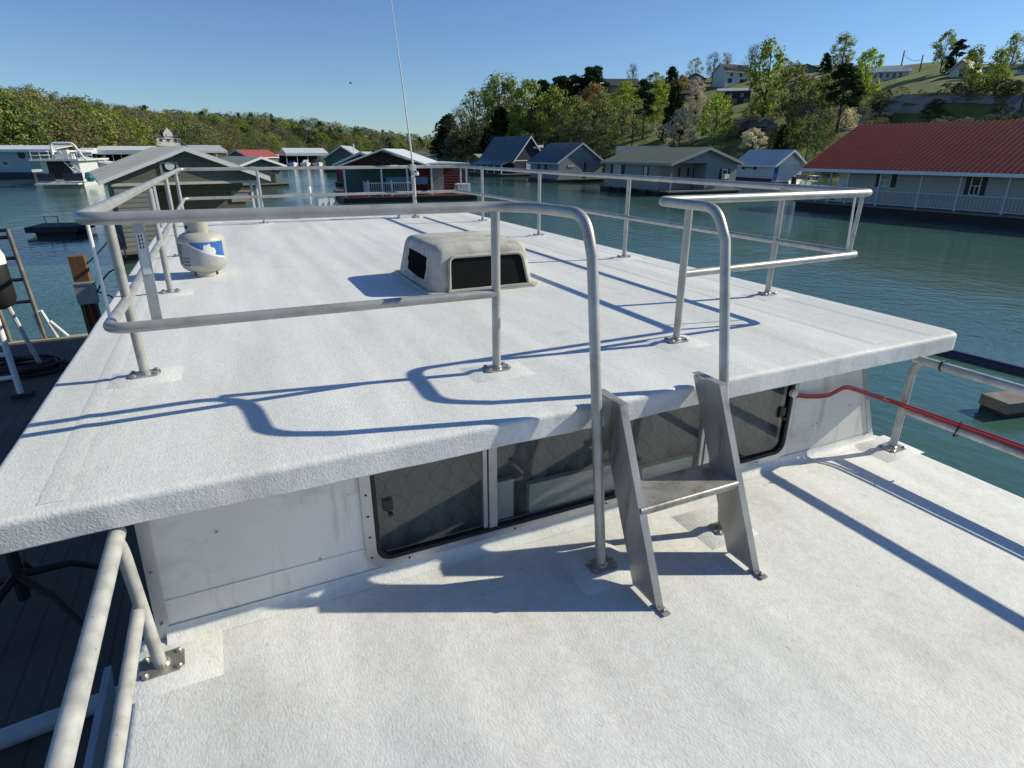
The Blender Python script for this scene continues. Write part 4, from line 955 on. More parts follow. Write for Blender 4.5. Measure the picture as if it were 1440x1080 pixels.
# small float out on the water, starboard float and barrier
fp = onz(66, 328, W); fth = tag(empty('floating_dock', (fp.x, fp.y, W)), 'small dark floating platform with a metal frame on the water at left', 'float')
a, b_ = onz(37, 333, W), onz(112, 331, W); e = (b_ - a); e.z = 0; e.normalize(); nrm = Vector((-e.y, e.x, 0))
def obox(bm, o, e, nrm, u0, u1, v0, v1, z0, z1, mi=0):
    P = [o + e * u + nrm * v for u, v in ((u0, v0), (u1, v0), (u1, v1), (u0, v1))]
    prism(bm, [(p.x, p.y, z0) for p in P], (0, 0, z1 - z0), mi)
Ln = (b_ - a).length
bm = BM(); obox(bm, a, e, nrm, 0, Ln, 0, 1.9, W + 0.16, W + 0.40); wp('platform', bm, mat('dark damp timber', (0.035, 0.04, 0.045), 0.8), fth)
bm = BM(); obox(bm, a, e, nrm, 0.3, Ln - 0.2, 0.2, 1.7, W - 0.3, W + 0.159); wp('dock_float', bm, M_BLACK, fth)
bm = BM()
tube(bm, [a + e * 0.55 + nrm * 0.9 + Vector((0, 0, 0.4)), a + e * 0.50 + nrm * 0.9 + Vector((0, 0, 0.78)), a + e * 1.05 + nrm * 0.9 + Vector((0, 0, 0.78)), a + e * 1.0 + nrm * 0.9 + Vector((0, 0, 0.4))], 0.03, 8)
wp('ladder_frame', bm, M_GALV, fth)
g0 = onz(1412, 590, W); bm = BM(); rf = tag(empty('floating_dock', (g0.x, g0.y, W)), 'weathered wooden dock end floating beside the barrier at right', 'float')
obox(bm, g0, Vector((0.98, -0.2, 0)), Vector((0.2, 0.98, 0)), 0, 3.0, 0, 0.42, W + 0.08, W + 0.24); wp('platform', bm, mat('silver weathered timber', (0.17, 0.15, 0.13), 0.9, 0, 0.35, 5, 0.3, 30), rf)
bm = BM(); obox(bm, g0, Vector((0.98, -0.2, 0)), Vector((0.2, 0.98, 0)), 0.02, 2.9, 0.02, 0.40, W - 0.3, W + 0.079); wp('dock_float', bm, M_BLACK, rf)
n0, n1 = onz(1320, 490, -2.52), onz(1445, 521, -2.52); dv = (n1 - n0).normalized(); bm = BM(); P0, P1 = n0 - dv * 3, n0 + dv * 9
nn = Vector((-dv.y, dv.x, 0)) * -0.10
prism(bm, [P0 + nn + Vector((0, 0, -0.3)), P0 + nn + Vector((0, 0, 0.0)), P0 + nn * 0.4 + Vector((0, 0, 0.04)), P0 - nn * 0.4 + Vector((0, 0, 0.04)), P0 - nn, P0 - nn + Vector((0, 0, -0.3))], P1 - P0)
tag(finish('floating_barrier', bm, mat('navy plastic', (0.008, 0.018, 0.06), 0.5)), 'long navy blue floating barrier on the water beyond the side rail', 'barrier')

# ================================================================== BUILDINGS
def paint(name, col, var=0.06, rough=0.6): return mat(name, col, rough, 0, var, 2.5)
M_PANE = mat('dark window pane', (0.015, 0.018, 0.022), 0.06, 0, 0.3, 3)
M_CURT = mat('white curtain behind glass', (0.42, 0.42, 0.40), 0.35)
M_NAVYP = paint('navy paint', (0.012, 0.018, 0.045))
class House:
    """gabled building in its own frame: u along the facade to the right, v away from the viewer, z up"""
    def __init__(s, name, label, cat, org, yaw, group=None):
        s.o = tag(empty(name, (org[0], org[1], org[2] if len(org) > 2 else W)), label, cat, group)
        s.o.rotation_euler = (0, 0, yaw); s.yaw = yaw; s.org = Vector((org[0], org[1], 0)); s.z0 = s.o.location.z
    def loc(s, p):       # world point -> (u, v, z) in the frame
        d = Vector((p.x, p.y, 0)) - s.org; c, q = math.cos(s.yaw), math.sin(s.yaw); return Vector((d.x * c + d.y * q, -d.x * q + d.y * c, p.z - s.z0))
    def on_v(s, px, py, v=0):   # photograph point on the facade plane at depth v
        d = ray(px, py); nv = Vector((-math.sin(s.yaw), math.cos(s.yaw), 0)); base = s.org + nv * v; t = ((base - EYE).dot(nv)) / d.dot(nv); return s.loc(EYE + d * t)
    def on_u(s, px, py, u=0):
        d = ray(px, py); nu = Vector((math.cos(s.yaw), math.sin(s.yaw), 0)); base = s.org + nu * u; t = ((base - EYE).dot(nu)) / d.dot(nu); return s.loc(EYE + d * t)
    def add(s, nm, bm, m, parent=None, smooth=False): return finish(nm, bm, m, parent or s.o, smooth)
    def walls(s, u0, u1, v0, v1, zb, ze, zr, axis, m, gable=None):
        bm = BM()
        if axis == 'u': poly = [(u0, v0, zb), (u0, v1, zb), (u0, v1, ze), (u0, (v0 + v1) / 2, zr), (u0, v0, ze)]; vec = (u1 - u0, 0, 0)
        else: poly = [(u0, v0, zb), (u1, v0, zb), (u1, v0, ze), ((u0 + u1) / 2, v0, zr), (u0, v0, ze)]; vec = (0, v1 - v0, 0)
        prism(bm, poly, vec); return s.add('wall', bm, m)
    def roof(s, u0, u1, v0, v1, ze, zr, axis, m, oe=0.35, og=0.3, th=0.10, ribs=0, trim=None, nm='roof'):
        """two slabs meeting at the ridge; oe eave overhang, og gable overhang"""
        bm = BM()
        a0, a1, b0, b1 = (v0, v1, u0, u1) if axis == 'u' else (u0, u1, v0, v1)
        mid = (a0 + a1) / 2; half = mid - a0; sl = (zr - ze) / half; b0 -= og; b1 += og
        P = lambda a, b, z: (b, a, z) if axis == 'u' else (a, b, z)
        for sgn in (-1, 1):
            e = mid + sgn * (half + oe); zee = zr - sl * (half + oe)
            poly = [P(mid, b0, zr + 0.02), P(e, b0, zee + 0.02), P(e, b0, zee + 0.02 + th), P(mid, b0, zr + 0.02 + th)]
            prism(bm, poly, P(0, b1 - b0, 0))
            if ribs:
                k = int((b1 - b0) / ribs)
                for i in range(k + 1):
                    b = b0 + 0.02 + i * (b1 - b0 - 0.06) / k; w_ = 0.022
                    pr_ = [P(mid, b, zr + 0.02 + th), P(e, b, zee + 0.02 + th), P(e, b, zee + 0.02 + th + 0.06), P(mid, b, zr + 0.02 + th + 0.06)]
                    prism(bm, pr_, P(0, w_, 0))
        r = s.add(nm, bm, m)
        if trim is not None:
            bm = BM()
            for b in (b0 - 0.024, b1 + 0.002):
                for sgn in (-1, 1):
                    e = mid + sgn * (half + oe); zee = zr - sl * (half + oe)
                    prism(bm, [P(mid, b, zr - 0.10), P(e, b, zee - 0.10), P(e, b, zee + 0.13), P(mid, b, zr + 0.13)], P(0, 0.022, 0))
            for sgn in (-1, 1):
                e = mid + sgn * (half + oe + 0.003); zee = zr - sl * (half + oe); d_ = 0.022 * sgn
                prism(bm, [P(e, b0, zee - 0.08), P(e + d_, b0, zee - 0.08), P(e + d_, b0, zee + 0.10), P(e, b0, zee + 0.10)], P(0, b1 - b0, 0))
            s.add('fascia', bm, trim, r)
        return r
    def rect(s, nm, face, k, a0, a1, z0, z1, m, proud=0.03, parent=None, th=0.03):
        """flat panel on face 'v' (plane v = k) or 'u' (plane u = k), standing proud towards the viewer side"""
        bm = BM(); a0, a1 = sorted((a0, a1)); z0, z1 = sorted((z0, z1))
        if face == 'v': box(bm, a0, a1, k - proud, k - proud + th, z0, z1)
        else: box(bm, k - proud, k - proud + th, a0, a1, z0, z1)
        return s.add(nm, bm, m, parent)
    def window(s, face, k, a0, a1, z0, z1, frame=None, pane=None, shutter=None, side=1, bars=1):
        f = frame or M_WHITE; sgn = side; a0, a1 = sorted((a0, a1)); z0, z1 = sorted((z0, z1)); t = min(0.07, (a1 - a0) * 0.14)
        bm = BM(); y0, y1 = sorted((k - 0.05 * sgn, k - 0.004 * sgn))
        def bx(p0, p1, q0, q1):
            if face == 'v': box(bm, p0, p1, y0, y1, q0, q1)
            else: box(bm, y0, y1, p0, p1, q0, q1)
        bx(a0, a0 + t, z0, z1); bx(a1 - t, a1, z0, z1); bx(a0 + t, a1 - t, z0, z0 + t); bx(a0 + t, a1 - t, z1 - t, z1)
        if bars: bx(a0 + t, a1 - t, (z0 + z1) / 2 - t / 3, (z0 + z1) / 2 + t / 3)
        if bars > 1: bx((a0 + a1) / 2 - t / 3, (a0 + a1) / 2 + t / 3, z0 + t, (z0 + z1) / 2 - t / 3)
        fo = s.add('window', bm, f)
        bm = BM(); y0, y1 = sorted((k - 0.022 * sgn, k - 0.003 * sgn)); bx(a0 + t * 0.6, a1 - t * 0.6, z0 + t * 0.6, z1 - t * 0.6); s.add('pane', bm, pane or M_PANE, fo)
        if shutter is not None:
            w_ = (a1 - a0) * 0.42
            for q0, q1 in ((a0 - w_ - 0.02, a0 - 0.02), (a1 + 0.02, a1 + w_ + 0.02)):
                bm = BM(); y0, y1 = sorted((k - 0.045 * sgn, k - 0.004 * sgn)); bx(q0, q1, z0 - 0.03, z1 + 0.03); s.add('shutter', bm, shutter, fo)
        return fo
    def door(s, face, k, a0, a1, z0, z1, m, side=1):
        a0, a1 = sorted((a0, a1)); bm = BM(); y0, y1 = sorted((k - 0.05 * side, k - 0.004 * side))
        box(bm, a0, a1, y0, y1, z0, z1) if face == 'v' else box(bm, y0, y1, a0, a1, z0, z1)
        d = s.add('door', bm, m); bm = BM(); y0, y1 = sorted((k - 0.09 * side, k - 0.05 * side)); h = a0 + (a1 - a0) * 0.88; zz = z0 + (z1 - z0) * 0.48
        box(bm, h - 0.03, h + 0.03, y0, y1, zz, zz + 0.06) if face == 'v' else box(bm, y0, y1, h - 0.03, h + 0.03, zz, zz + 0.06)
        s.add('handle', bm, M_DARK, d); return d
    def float(s, u0, u1, v0, v1, top=0.42, m=None):
        bm = BM(); box(bm, u0, u1, v0, v1, top - 0.10, top); s.add('float_deck', bm, m or mat('grey deck edge', (0.16, 0.15, 0.14), 0.8))
        bm = BM(); box(bm, u0 + 0.15, u1 - 0.15, v0 + 0.12, v1 - 0.15, -0.4, top - 0.101); s.add('flotation', bm, M_BLACK)
    def balustrade(s, face, k, a0, a1, z0, z1, m, step=0.13, posts=None, zp=None):
        bm = BM(); a0, a1 = sorted((a0, a1))
        def bx(p0, p1, q0, q1, t=0.02):
            if face == 'v': box(bm, p0, p1, k - t, k + t, q0, q1)
            else: box(bm, k - t, k + t, p0, p1, q0, q1)
        bx(a0, a1, z1 - 0.06, z1, 0.035); bx(a0, a1, z0 + 0.08, z0 + 0.13, 0.025)
        c = int((a1 - a0) / step)
        for i in range(c + 1): p = a0 + (a1 - a0) * i / c; bx(p - 0.013, p + 0.013, z0 + 0.13, z1 - 0.06, 0.013)
        r = s.add('balustrade', bm, m)
        for p in (posts or []):
            bm = BM(); 
            if face == 'v': box(bm, p - 0.05, p + 0.05, k - 0.05, k + 0.05, z0, zp)
            else: box(bm, k - 0.05, k + 0.05, p - 0.05, p + 0.05, z0, zp)
            s.add('porch_post', bm, m)
        return r

M_RED_R = mat('red metal roofing', (0.19, 0.038, 0.034), 0.5, 0.0, 0.15, 1.2, spec=0.2)
M_GREENR = mat('green metal roofing', (0.16, 0.175, 0.09), 0.45, 0.0, 0.12, 0.8, spec=0.2); M_GREYR = mat('blue grey metal roofing', (0.12, 0.15, 0.19), 0.42, 0.0, 0.12, 0.8, spec=0.2); M_LGR = mat('pale grey metal roofing', (0.52, 0.52, 0.50), 0.35, 0.1, 0.15, 0.7)
M_WMR = mat('white metal roofing', (0.66, 0.67, 0.67), 0.4, 0, 0.06, 0.8); M_SHING = mat('dark shingles', (0.04, 0.042, 0.048), 0.85, 0, 0.2, 3)
S_CREAM = band_mat('cream lap siding', (0.50, 0.495, 0.455), 'Z', 0.20, 0.6, 0.8); S_GREY = band_mat('grey lap siding', (0.24, 0.255, 0.26), 'Z', 0.20, 0.6, 0.8); S_WHITE = band_mat('white lap siding', (0.62, 0.62, 0.62), 'Z', 0.20, 0.6, 0.85)
S_SAGE = band_mat('sage grey lap siding', (0.30, 0.31, 0.285), 'Z', 0.20, 0.6, 0.8); S_OLIVE = band_mat('olive lap siding', (0.155, 0.15, 0.11), 'Z', 0.17, 0.7, 0.5, 0.15, 1.0); S_BLUE = band_mat('pale blue siding', (0.34, 0.43, 0.50), 'Z', 0.25, 0.6, 0.8)
S_RED = band_mat('barn red siding', (0.11, 0.010, 0.012), 'Z', 0.22, 0.6, 0.6); S_NAVY = band_mat('navy siding', (0.010, 0.014, 0.032), 'Z', 0.25, 0.6, 0.7); S_TEAL = band_mat('dusty teal siding', (0.10, 0.17, 0.17), 'Z', 0.22, 0.6, 0.75); S_GREEN = band_mat('grey green siding', (0.10, 0.125, 0.115), 'Z', 0.25, 0.6, 0.8)

# ---- long red-roofed float house (facade faces the boat, so its frame is turned a quarter)
A, B = onz(1115, 293, W), onz(1440, 321, W); yw = math.atan2(B.y - A.y, B.x - A.x)
h = House('float_house', 'long float house with red ribbed metal roof and white railed porch at right', 'float house', (A.x, A.y), yw)
Lh = 24.0; PD = 1.3
ze = h.on_v(1440, 243, PD - 0.3).z; 
h.walls(2.6, Lh, PD, PD + 8.0, 0.55, ze + 0.15, ze + 2.2, 'u', S_CREAM)
zr_ = ze + 2.55
bm = BM()
h.roof(0.9, Lh, -0.05, PD + 8.0 + 1.2, ze, zr_, 'u', M_RED_R, 0.25, 0.55, 0.08, 0.28, M_WHITE)
h.float(0, Lh + 1, -0.15, PD + 9.4, 0.55)
us = [h.on_v(x, 255, 0.1).x for x in (1152, 1168, 1193, 1238, 1296, 1352, 1421)]
h.balustrade('v', 0.1, us[0] - 0.3, us[-1] + 5.5, 0.55, 1.42, paint('chalky grey white paint', (0.50, 0.52, 0.53)), 0.17, us + [us[-1] + 3.2], ze - 0.02)
for a, b_, z0, z1, sh in ((1237, 1256, 262, 243, True), (1361, 1384, 275, 246, True)):
    p, q = h.on_v(a, z0, PD), h.on_v(b_, z1, PD); h.window('v', PD, p.x, q.x, max(p.z, 1.0 if a < 1300 else 0.9), q.z - 0.05, M_WHITE, M_CURT if a < 1300 else M_PANE, M_DARK, 1, 2)
h.door('v', PD, h.on_v(1180, 255, PD).x, h.on_v(1190, 255, PD).x, 0.56, 2.4, M_WHITE)
bm = BM(); box(bm, 0.3, 1.5, 1.5, 3.4, 0.55, 1.25); h.add('porch_bench', bm, M_DARK)

# ---- white float house with blue door
A = onz(1085, 261, W)
h = House('float_house', 'white float house with blue door and grey roof left of the red roof', 'float house', (A.x, A.y), 0.0)
u1 = h.on_v(1128, 240, 0).x; uL = 0; vB = h.on_u(1036, 240, 0).y
p = h.on_u(1060, 229, 0); ze = h.on_u(1085, 231, 0).z; zr = h.on_v(1117, 212, -0.3).z
h.walls(0, u1, 0, vB, 0.45, ze, zr - 0.15, 'v', S_WHITE); h.roof(0, u1, 0, vB, ze, zr, 'v', M_LGR, 0.35, 0.5, 0.1, 0, M_WHITE); h.float(-0.4, u1 + 1.2, -0.6, vB + 0.3, 0.45)
a, b_ = h.on_v(1083, 250, 0), h.on_v(1089, 236, 0); h.door('v', 0, max(0.05, a.x), max(0.6, b_.x), 0.46, 2.25, mat('bright blue door', (0.02, 0.07, 0.28), 0.4))
a, b_ = h.on_u(1059, 238, 0), h.on_u(1049, 231, 0); h.window('u', 0, a.y, b_.y, a.z, b_.z, M_WHITE, M_PANE, M_NAVYP)
bm = BM(); box(bm, -0.05, -0.004, 0.1, vB, 0.46, 0.72); h.add('navy_band', bm, M_NAVYP)
bm = BM(); prism(bm, [(0.25, -0.03, ze), (u1 - 0.25, -0.03, ze), (u1 / 2, -0.03, zr - 0.5)], (0, 0.02, 0)); h.add('gable_panel', bm, M_WHITE)

# ---- dark-roofed building behind, small items by the landing
g = onz(1152, 250, W); h = House('boathouse', 'boathouse with dark blue roof squeezed behind the red roof', 'boathouse', (g.x * 1.22, g.y * 1.22), 0.1)
zz = h.on_v(1130, 221, 0).z; h.walls(-6, 6, 0, 7, 0.3, zz, zz + 1.3, 'u', S_GREY); h.roof(-6, 6, 0, 7, zz, zz + 1.75, 'u', M_SHING, 0.3, 0.3, 0.1); h.float(-6.3, 6.3, -0.5, 7.3)
M_WB = mat('white gelcoat', (0.70, 0.70, 0.69), 0.25, 0, 0.05, 3)
def boat_hull(o, L_, Bm, H, m, z0=0.0):
    """small hull along +x with a pointed bow, sheer and a hollow well"""
    st = [(-0.5, 0.80, 0.9), (-0.2, 1.0, 0.9), (0.15, 0.98, 0.95), (0.35, 0.72, 1.08), (0.46, 0.32, 1.2), (0.5, 0.03, 1.28)]
    bm = BM(); rings = []
    for t, wd, hh in st:
        b2 = Bm / 2 * wd; zt = z0 + H * hh
        rings.append([bm.verts.new((t * L_, y, z)) for y, z in ((0, z0 - H * 0.25), (-b2 * 0.75, z0), (-b2, zt), (-b2 * 0.86, zt), (-b2 * 0.7, z0 + H * 0.45), (b2 * 0.7, z0 + H * 0.45), (b2 * 0.86, zt), (b2, zt), (b2 * 0.75, z0))])
    for p, q in zip(rings, rings[1:]):
        for i in range(9): bm.faces.new((p[i], p[(i + 1) % 9], q[(i + 1) % 9], q[i]))
    bm.faces.new(rings[0]); bm.faces.new(rings[-1][::-1])
    return finish('hull', bm, m, o, False)
def motor_boat(label, px, py, yaw, L_, Bm, H, m, extra, group=None):
    g = onz(px, py, W); o = tag(empty('motor_boat', g), label, 'boat', group); o.rotation_euler = (0, 0, yaw); boat_hull(o, L_, Bm, H, m)
    if 'shield' in extra:
        bm = BM(); prism(bm, [(L_ * 0.12, -Bm * 0.36, H * 0.98), (L_ * 0.0, -Bm * 0.38, H * 1.65), (L_ * 0.0, Bm * 0.38, H * 1.65), (L_ * 0.12, Bm * 0.36, H * 0.98)], (-0.04, 0, 0)); finish('windshield', bm, M_PANE, o)
    if 'cover' in extra:
        bm = BM(); prism(bm, [(-L_ * 0.48, -Bm * 0.46, H), (L_ * 0.30, -Bm * 0.40, H * 1.05), (L_ * 0.30, Bm * 0.40, H * 1.05), (-L_ * 0.48, Bm * 0.46, H)], (0, 0, 0.08)); prism(bm, [(-L_ * 0.3, -Bm * 0.3, H + 0.09), (L_ * 0.1, -Bm * 0.3, H + 0.12), (L_ * 0.02, -Bm * 0.1, H * 1.7), (-L_ * 0.2, -Bm * 0.1, H * 1.6)], (0, Bm * 0.5, 0)); finish('canvas_cover', bm, extra['cover'], o)
    bm = BM(); box(bm, -L_ * 0.5 - 0.35, -L_ * 0.5, -0.22, 0.22, H * 0.3, H * 1.5); finish('outboard_motor', bm, M_DARK, o)
    return o
motor_boat('white speedboat moored at the landing between white house and red roof', 1126, 262, 0.4, 4.6, 1.8, 0.7, M_WB, {'shield': 1})
g = onz(1140, 266, W); o = tag(empty('dock_cart', g), 'pale metal rack on the landing beside the red-roofed porch', 'rack')
bm = BM()
for x in (0, 1.2):
    for y in (0, 0.7): tube(bm, [(x, y, 0.3), (x, y, 1.25)], 0.04, 6)
for z in (0.75, 1.25): tube(bm, [(0, 0, z), (1.2, 0, z), (1.2, 0.7, z), (0, 0.7, z), (0, 0, z)], 0.035, 6)
finish('frame', bm, mat('pale yellow tube', (0.45, 0.42, 0.28), 0.5), o)
bm = BM(); box(bm, -2.5, 2.2, -0.3, 1.4, 0.15, 0.32); finish('landing', bm, mat('grey deck edge', (0.16, 0.15, 0.14)), o)

# ---- green-roofed float house
A = onz(941, 276, W)
h = House('float_house', 'grey float house with low green metal roof and recessed corner porch', 'float house', (A.x, A.y), 0.0)
u1 = h.on_v(1033, 262, 0).x; vB = h.on_u(850, 266, 0).y; ze = h.on_u(934, 232, -0.4).z + 0.14; zr = h.on_v(988, 209, -0.35).z
uc = u1 * 0.52
h.walls(0, u1, 1.6, vB, 0.42, ze, zr - 0.12, 'v', S_SAGE)
bm = BM(); prism(bm, [(uc, 0, 0.42), (u1, 0, 0.42), (u1, 0, ze), (uc, 0, ze + (zr - ze) * 0.96 - 0.02)], (0, 1.598, 0)); h.add('porch_wall', bm, S_GREY)
bm = BM(); prism(bm, [(0, 0, ze), (uc - 0.002, 0, ze), (uc - 0.002, 0, ze + (zr - ze) * 0.96 - 0.03)], (0, 0.1, 0)); box(bm, 0, 0.12, 0, 0.12, 0.42, ze); h.add('porch_gable', bm, S_GREY)
h.roof(0, u1, 0, vB, ze, zr, 'v', M_GREENR, 0.4, 0.4, 0.1, 0, paint('grey trim', (0.27, 0.28, 0.28))); h.float(-0.5, u1 + 0.4, -0.5, vB + 0.4)
for a, b_, z0, z1 in ((863, 874, 246, 232), (906, 911, 247, 235)):
    p, q = h.on_u(a, z0, 0), h.on_u(b_, z1, 0); h.window('u', 0, p.y, q.y, p.z, q.z, M_WHITE, M_CURT, M_DARK)
for a, b_ in ((953, 957), (966, 969)): p, q = h.on_v(a, 248, 1.6), h.on_v(b_, 236, 1.6); h.window('v', 1.6, p.x, q.x, p.z, q.z, M_DARK, M_DARK)
p, q = h.on_v(976, 248, 1.6), h.on_v(996, 238, 1.6); h.door('v', 1.6, p.x, (p.x + q.x) / 2 - 0.03, 0.44, 2.2, mat('brown door', (0.05, 0.028, 0.02), 0.5)); h.door('v', 1.6, (p.x + q.x) / 2 + 0.03, min(q.x, uc - 0.05), 0.44, 2.2, M_DARK)
p, q = h.on_v(1014, 252, 0), h.on_v(1023, 238, 0); h.window('v', 0, p.x, q.x, p.z, q.z, M_WHITE, M_PANE, M_NAVYP)
bm = BM(); box(bm, (p.x + q.x) / 2 - 0.25, (p.x + q.x) / 2 + 0.25, -0.35, -0.06, p.z + 0.05, p.z + 0.42); h.add('air_conditioner', bm, M_WHITE)
bm = BM()
for k in range(5): lathe(bm, [(0.1, 0), (0.17, 0.1), (0.17, 0.28), (0.1, 0.36)], 10, (-0.62, 0.5 + k * 1.9, 0.05))
h.add('bumper_tyres', bm, M_BLACK)
# the roof line peeping behind it
g = atd(902, 230, 74); h2 = House('float_house', 'float house with bluish grey roof just showing behind the green roof', 'float house', (g.x, g.y), -math.atan2(g.x, g.y))
zz = h2.on_v(900, 205.5, 2.5).z - 0.1; h2.walls(-2.7, 2.7, 0, 5, 0.4, zz - 1.3, zz - 0.1, 'u', S_GREY); h2.roof(-2.7, 2.7, 0, 5, zz - 1.2, zz, 'u', M_GREYR, 0.3, 0.3, 0.1); h2.float(-3, 3, -0.4, 5.4)

# ---- blue grey float house
A = onz(785, 257, W)
h = House('float_house', 'float house with blue grey metal roof and blank grey gable', 'float house', (A.x, A.y), 0.0)
u1 = h.on_v(846, 250, 0).x; vB = h.on_u(746, 250, 0).y; ze = h.on_u(784, 229, -0.3).z + 0.12; zr = h.on_v(823, 202, -0.3).z
h.walls(0, u1, 0, vB, 0.4, ze, zr - 0.12, 'v', S_GREY); h.roof(0, u1, 0, vB, ze, zr, 'v', M_GREYR, 0.35, 0.35, 0.1, 0.5, paint('pale trim', (0.42, 0.44, 0.46))); h.float(-0.4, u1 + 0.4, -0.4, vB + 0.3)
for a, b_ in ((759, 756.5), (769, 766)): p, q = h.on_u(a, 239, 0), h.on_u(b_, 231, 0); h.window('u', 0, p.y, q.y, p.z, q.z, M_DARK, M_PANE)
p, q = h.on_v(799, 235, 0), h.on_v(807, 232, 0); h.window('v', 0, p.x, q.x, p.z, q.z, M_WHITE, M_CURT, None, 1, 0)
h.door('v', 0, h.on_v(821, 245, 0).x, h.on_v(823.5, 245, 0).x, 0.42, 2.3, M_DARK)

# ---- navy A-frame float house
A = onz(746, 250, W)
h = House('float_house', 'tall navy gabled float house with steep blue metal roof and white trim', 'float house', (A.x * 1.06, A.y * 1.06), 0.08)
u0 = h.on_v(723, 240, 0).x; u1 = h.on_v(766, 240, 0).x; ze = h.on_v(724, 225, 0).z; zr = h.on_v(755, 192.5, 0).z
h.walls(u0, u1, 0, 11, 0.4, ze, zr - 0.2, 'v', S_NAVY); h.roof(u0, u1, 0, 11, ze, zr, 'v', M_GREYR, 0.3, 0.35, 0.1, 0.5, M_WHITE); h.float(u0 - 2.5, u1 + 0.5, -0.8, 11.5)
bm = BM(); prism(bm, [(u0 - 2.2, 0, ze - 0.75), (u0 - 0.32, 0, ze - 0.1), (u0 - 0.32, 0, ze + 0.0), (u0 - 2.2, 0, ze - 0.65)], (0, 10, 0)); h.add('porch_roof', bm, M_GREYR)
for k in range(5): bm = BM(); box(bm, u0 - 2.1, u0 - 1.98, 0.2 + k * 2.2, 0.32 + k * 2.2, 0.41, ze - 0.74); h.add('porch_post', bm, M_WHITE)
p, q = h.on_v(750, 209, 0), h.on_v(764, 204, 0); bm = BM(); box(bm, p.x, (p.x + q.x) / 2, -0.08, -0.004, p.z, p.z + 0.3); box(bm, (p.x + q.x) / 2 + 0.01, q.x, -0.08, -0.004, p.z + 0.16, q.z); h.add('gable_ornament', bm, M_WHITE)
p, q = h.on_v(732, 243, 0), h.on_v(748, 229, 0); bm = BM(); box(bm, u0 - 0.01, u1 + 0.01, -0.06, -0.004, ze - 0.16, ze - 0.02); h.add('belt_trim', bm, M_WHITE)
h.window('v', 0, h.on_v(740, 236, 0).x, h.on_v(747, 236, 0).x, 1.0, 1.9, M_WHITE, M_CURT)
# ---- tan-roofed hut and white boat on the landing
g = onz(690, 241, W); h = House('boat_shelter', 'small open shelter with tan hipped roof left of the navy float house', 'shelter', (g.x * 1.03, g.y * 1.03), 0.2)
p, q = h.on_v(678, 225, 0), h.on_v(699, 219, 0); h.roof(p.x, q.x + 2, 0, 5, p.z, q.z + 0.2, 'u', mat('tan roofing', (0.27, 0.26, 0.20), 0.6), 0.3, 0.2, 0.1)
for x in (p.x, q.x, q.x + 2):
    for y in (0, 5): bm = BM(); box(bm, x - 0.07, x + 0.07, y - 0.07, y + 0.07, 0.4, p.z); h.add('post', bm, M_WHITE)
h.float(p.x - 0.6, q.x + 3, -0.5, 5.5)
motor_boat('white covered motorboat in front of the tan-roofed shelter', 686, 243, -1.9, 6.5, 2.4, 1.1, M_WB, {'shield': 1, 'cover': mat('pale grey canvas', (0.5, 0.52, 0.54), 0.7)})

# ---- left: big olive boathouse with pale metal roof
yw = R(9.5); g = onz(205, 366, W); d_ = math.hypot(g.x, g.y)
p = atd(215, 366, d_); h = House('boathouse', 'big olive boathouse with pale grey gabled roof behind the gas cylinder', 'boathouse', (p.x, p.y), yw)
uL = h.on_v(142, 262, 0).x; uR = h.on_v(366, 262, 0).x; pk = h.on_v(258, 211, 0)
zc = h.on_v(200, 258, 0).z; ze = h.on_v(135, 256, -0.3).z + 0.05; zr = pk.z
uL = max(uL, 2 * pk.x - uR); uR = 2 * pk.x - uL
bm = BM(); prism(bm, [(uL, 0, zc), (uR, 0, zc), (uR, 0, ze), (pk.x, 0, zr - 0.1), (uL, 0, ze)], (0, 0.15, 0)); h.add('gable_wall', bm, S_OLIVE)
uc = h.on_v(223, 300, 0).x
S_BEIGE = band_mat('sunlit beige lap siding', (0.50, 0.46, 0.36), 'Z', 0.16, 0.7, 0.30, 0.1, 1.0, dist=0.05, gap=0.4)  # sunlit tone and shade under each lap are painted into this siding
bm = BM(); box(bm, uL + 0.05, uc, 0.0, 0.12, 0.42, zc - 0.08); box(bm, uc - 0.12, uc, 0.121, 2.0, 0.42, zc - 0.08); h.add('front_wall', bm, S_BEIGE)
bm = BM(); box(bm, uc - 0.005, uc + 0.07, -0.035, 0.06, 0.42, zc - 0.08); h.add('corner_board', bm, M_WHITE)
bm = BM(); box(bm, uL, uR, -0.05, -0.002, zc - 0.07, zc + 0.02); h.add('belt_trim', bm, mat('cream trim', (0.52, 0.50, 0.42)))
bm = BM(); box(bm, uL + 0.2, uR - 0.2, 2.01, 9.8, 0.42, ze); h.add('wall', bm, S_OLIVE)
a, b_ = h.on_v(239, 246, 0), h.on_v(227, 229, 0); w0 = h.window('v', 0, h.on_v(226.5, 246, 0).x, h.on_v(253, 246, 0).x, h.on_v(240, 245, 0).z, h.on_v(240, 227.5, 0).z, M_GALV, M_BLACK, None, 1, 0)
cx_ = h.on_v(239, 234, 0); bm = BM()
for k in range(14): pass
prism(bm, [(cx_.x - 0.03 + 0.15 * math.cos(t) * (1 + 0.15 * math.cos(t)), -0.045, cx_.z + 0.02 + 0.14 * math.sin(t)) for t in [2 * math.pi * k / 18 for k in range(18)]], (0, 0.015, 0)); prism(bm, [(cx_.x + 0.0 + 0.08 * math.cos(t), -0.045, cx_.z - 0.20 + 0.05 * math.sin(t)) for t in [2 * math.pi * k / 14 for k in range(14)]], (0, 0.015, 0))
h.add('white_emblem', bm, mat('pale blue white', (0.55, 0.60, 0.66), 0.5), w0)
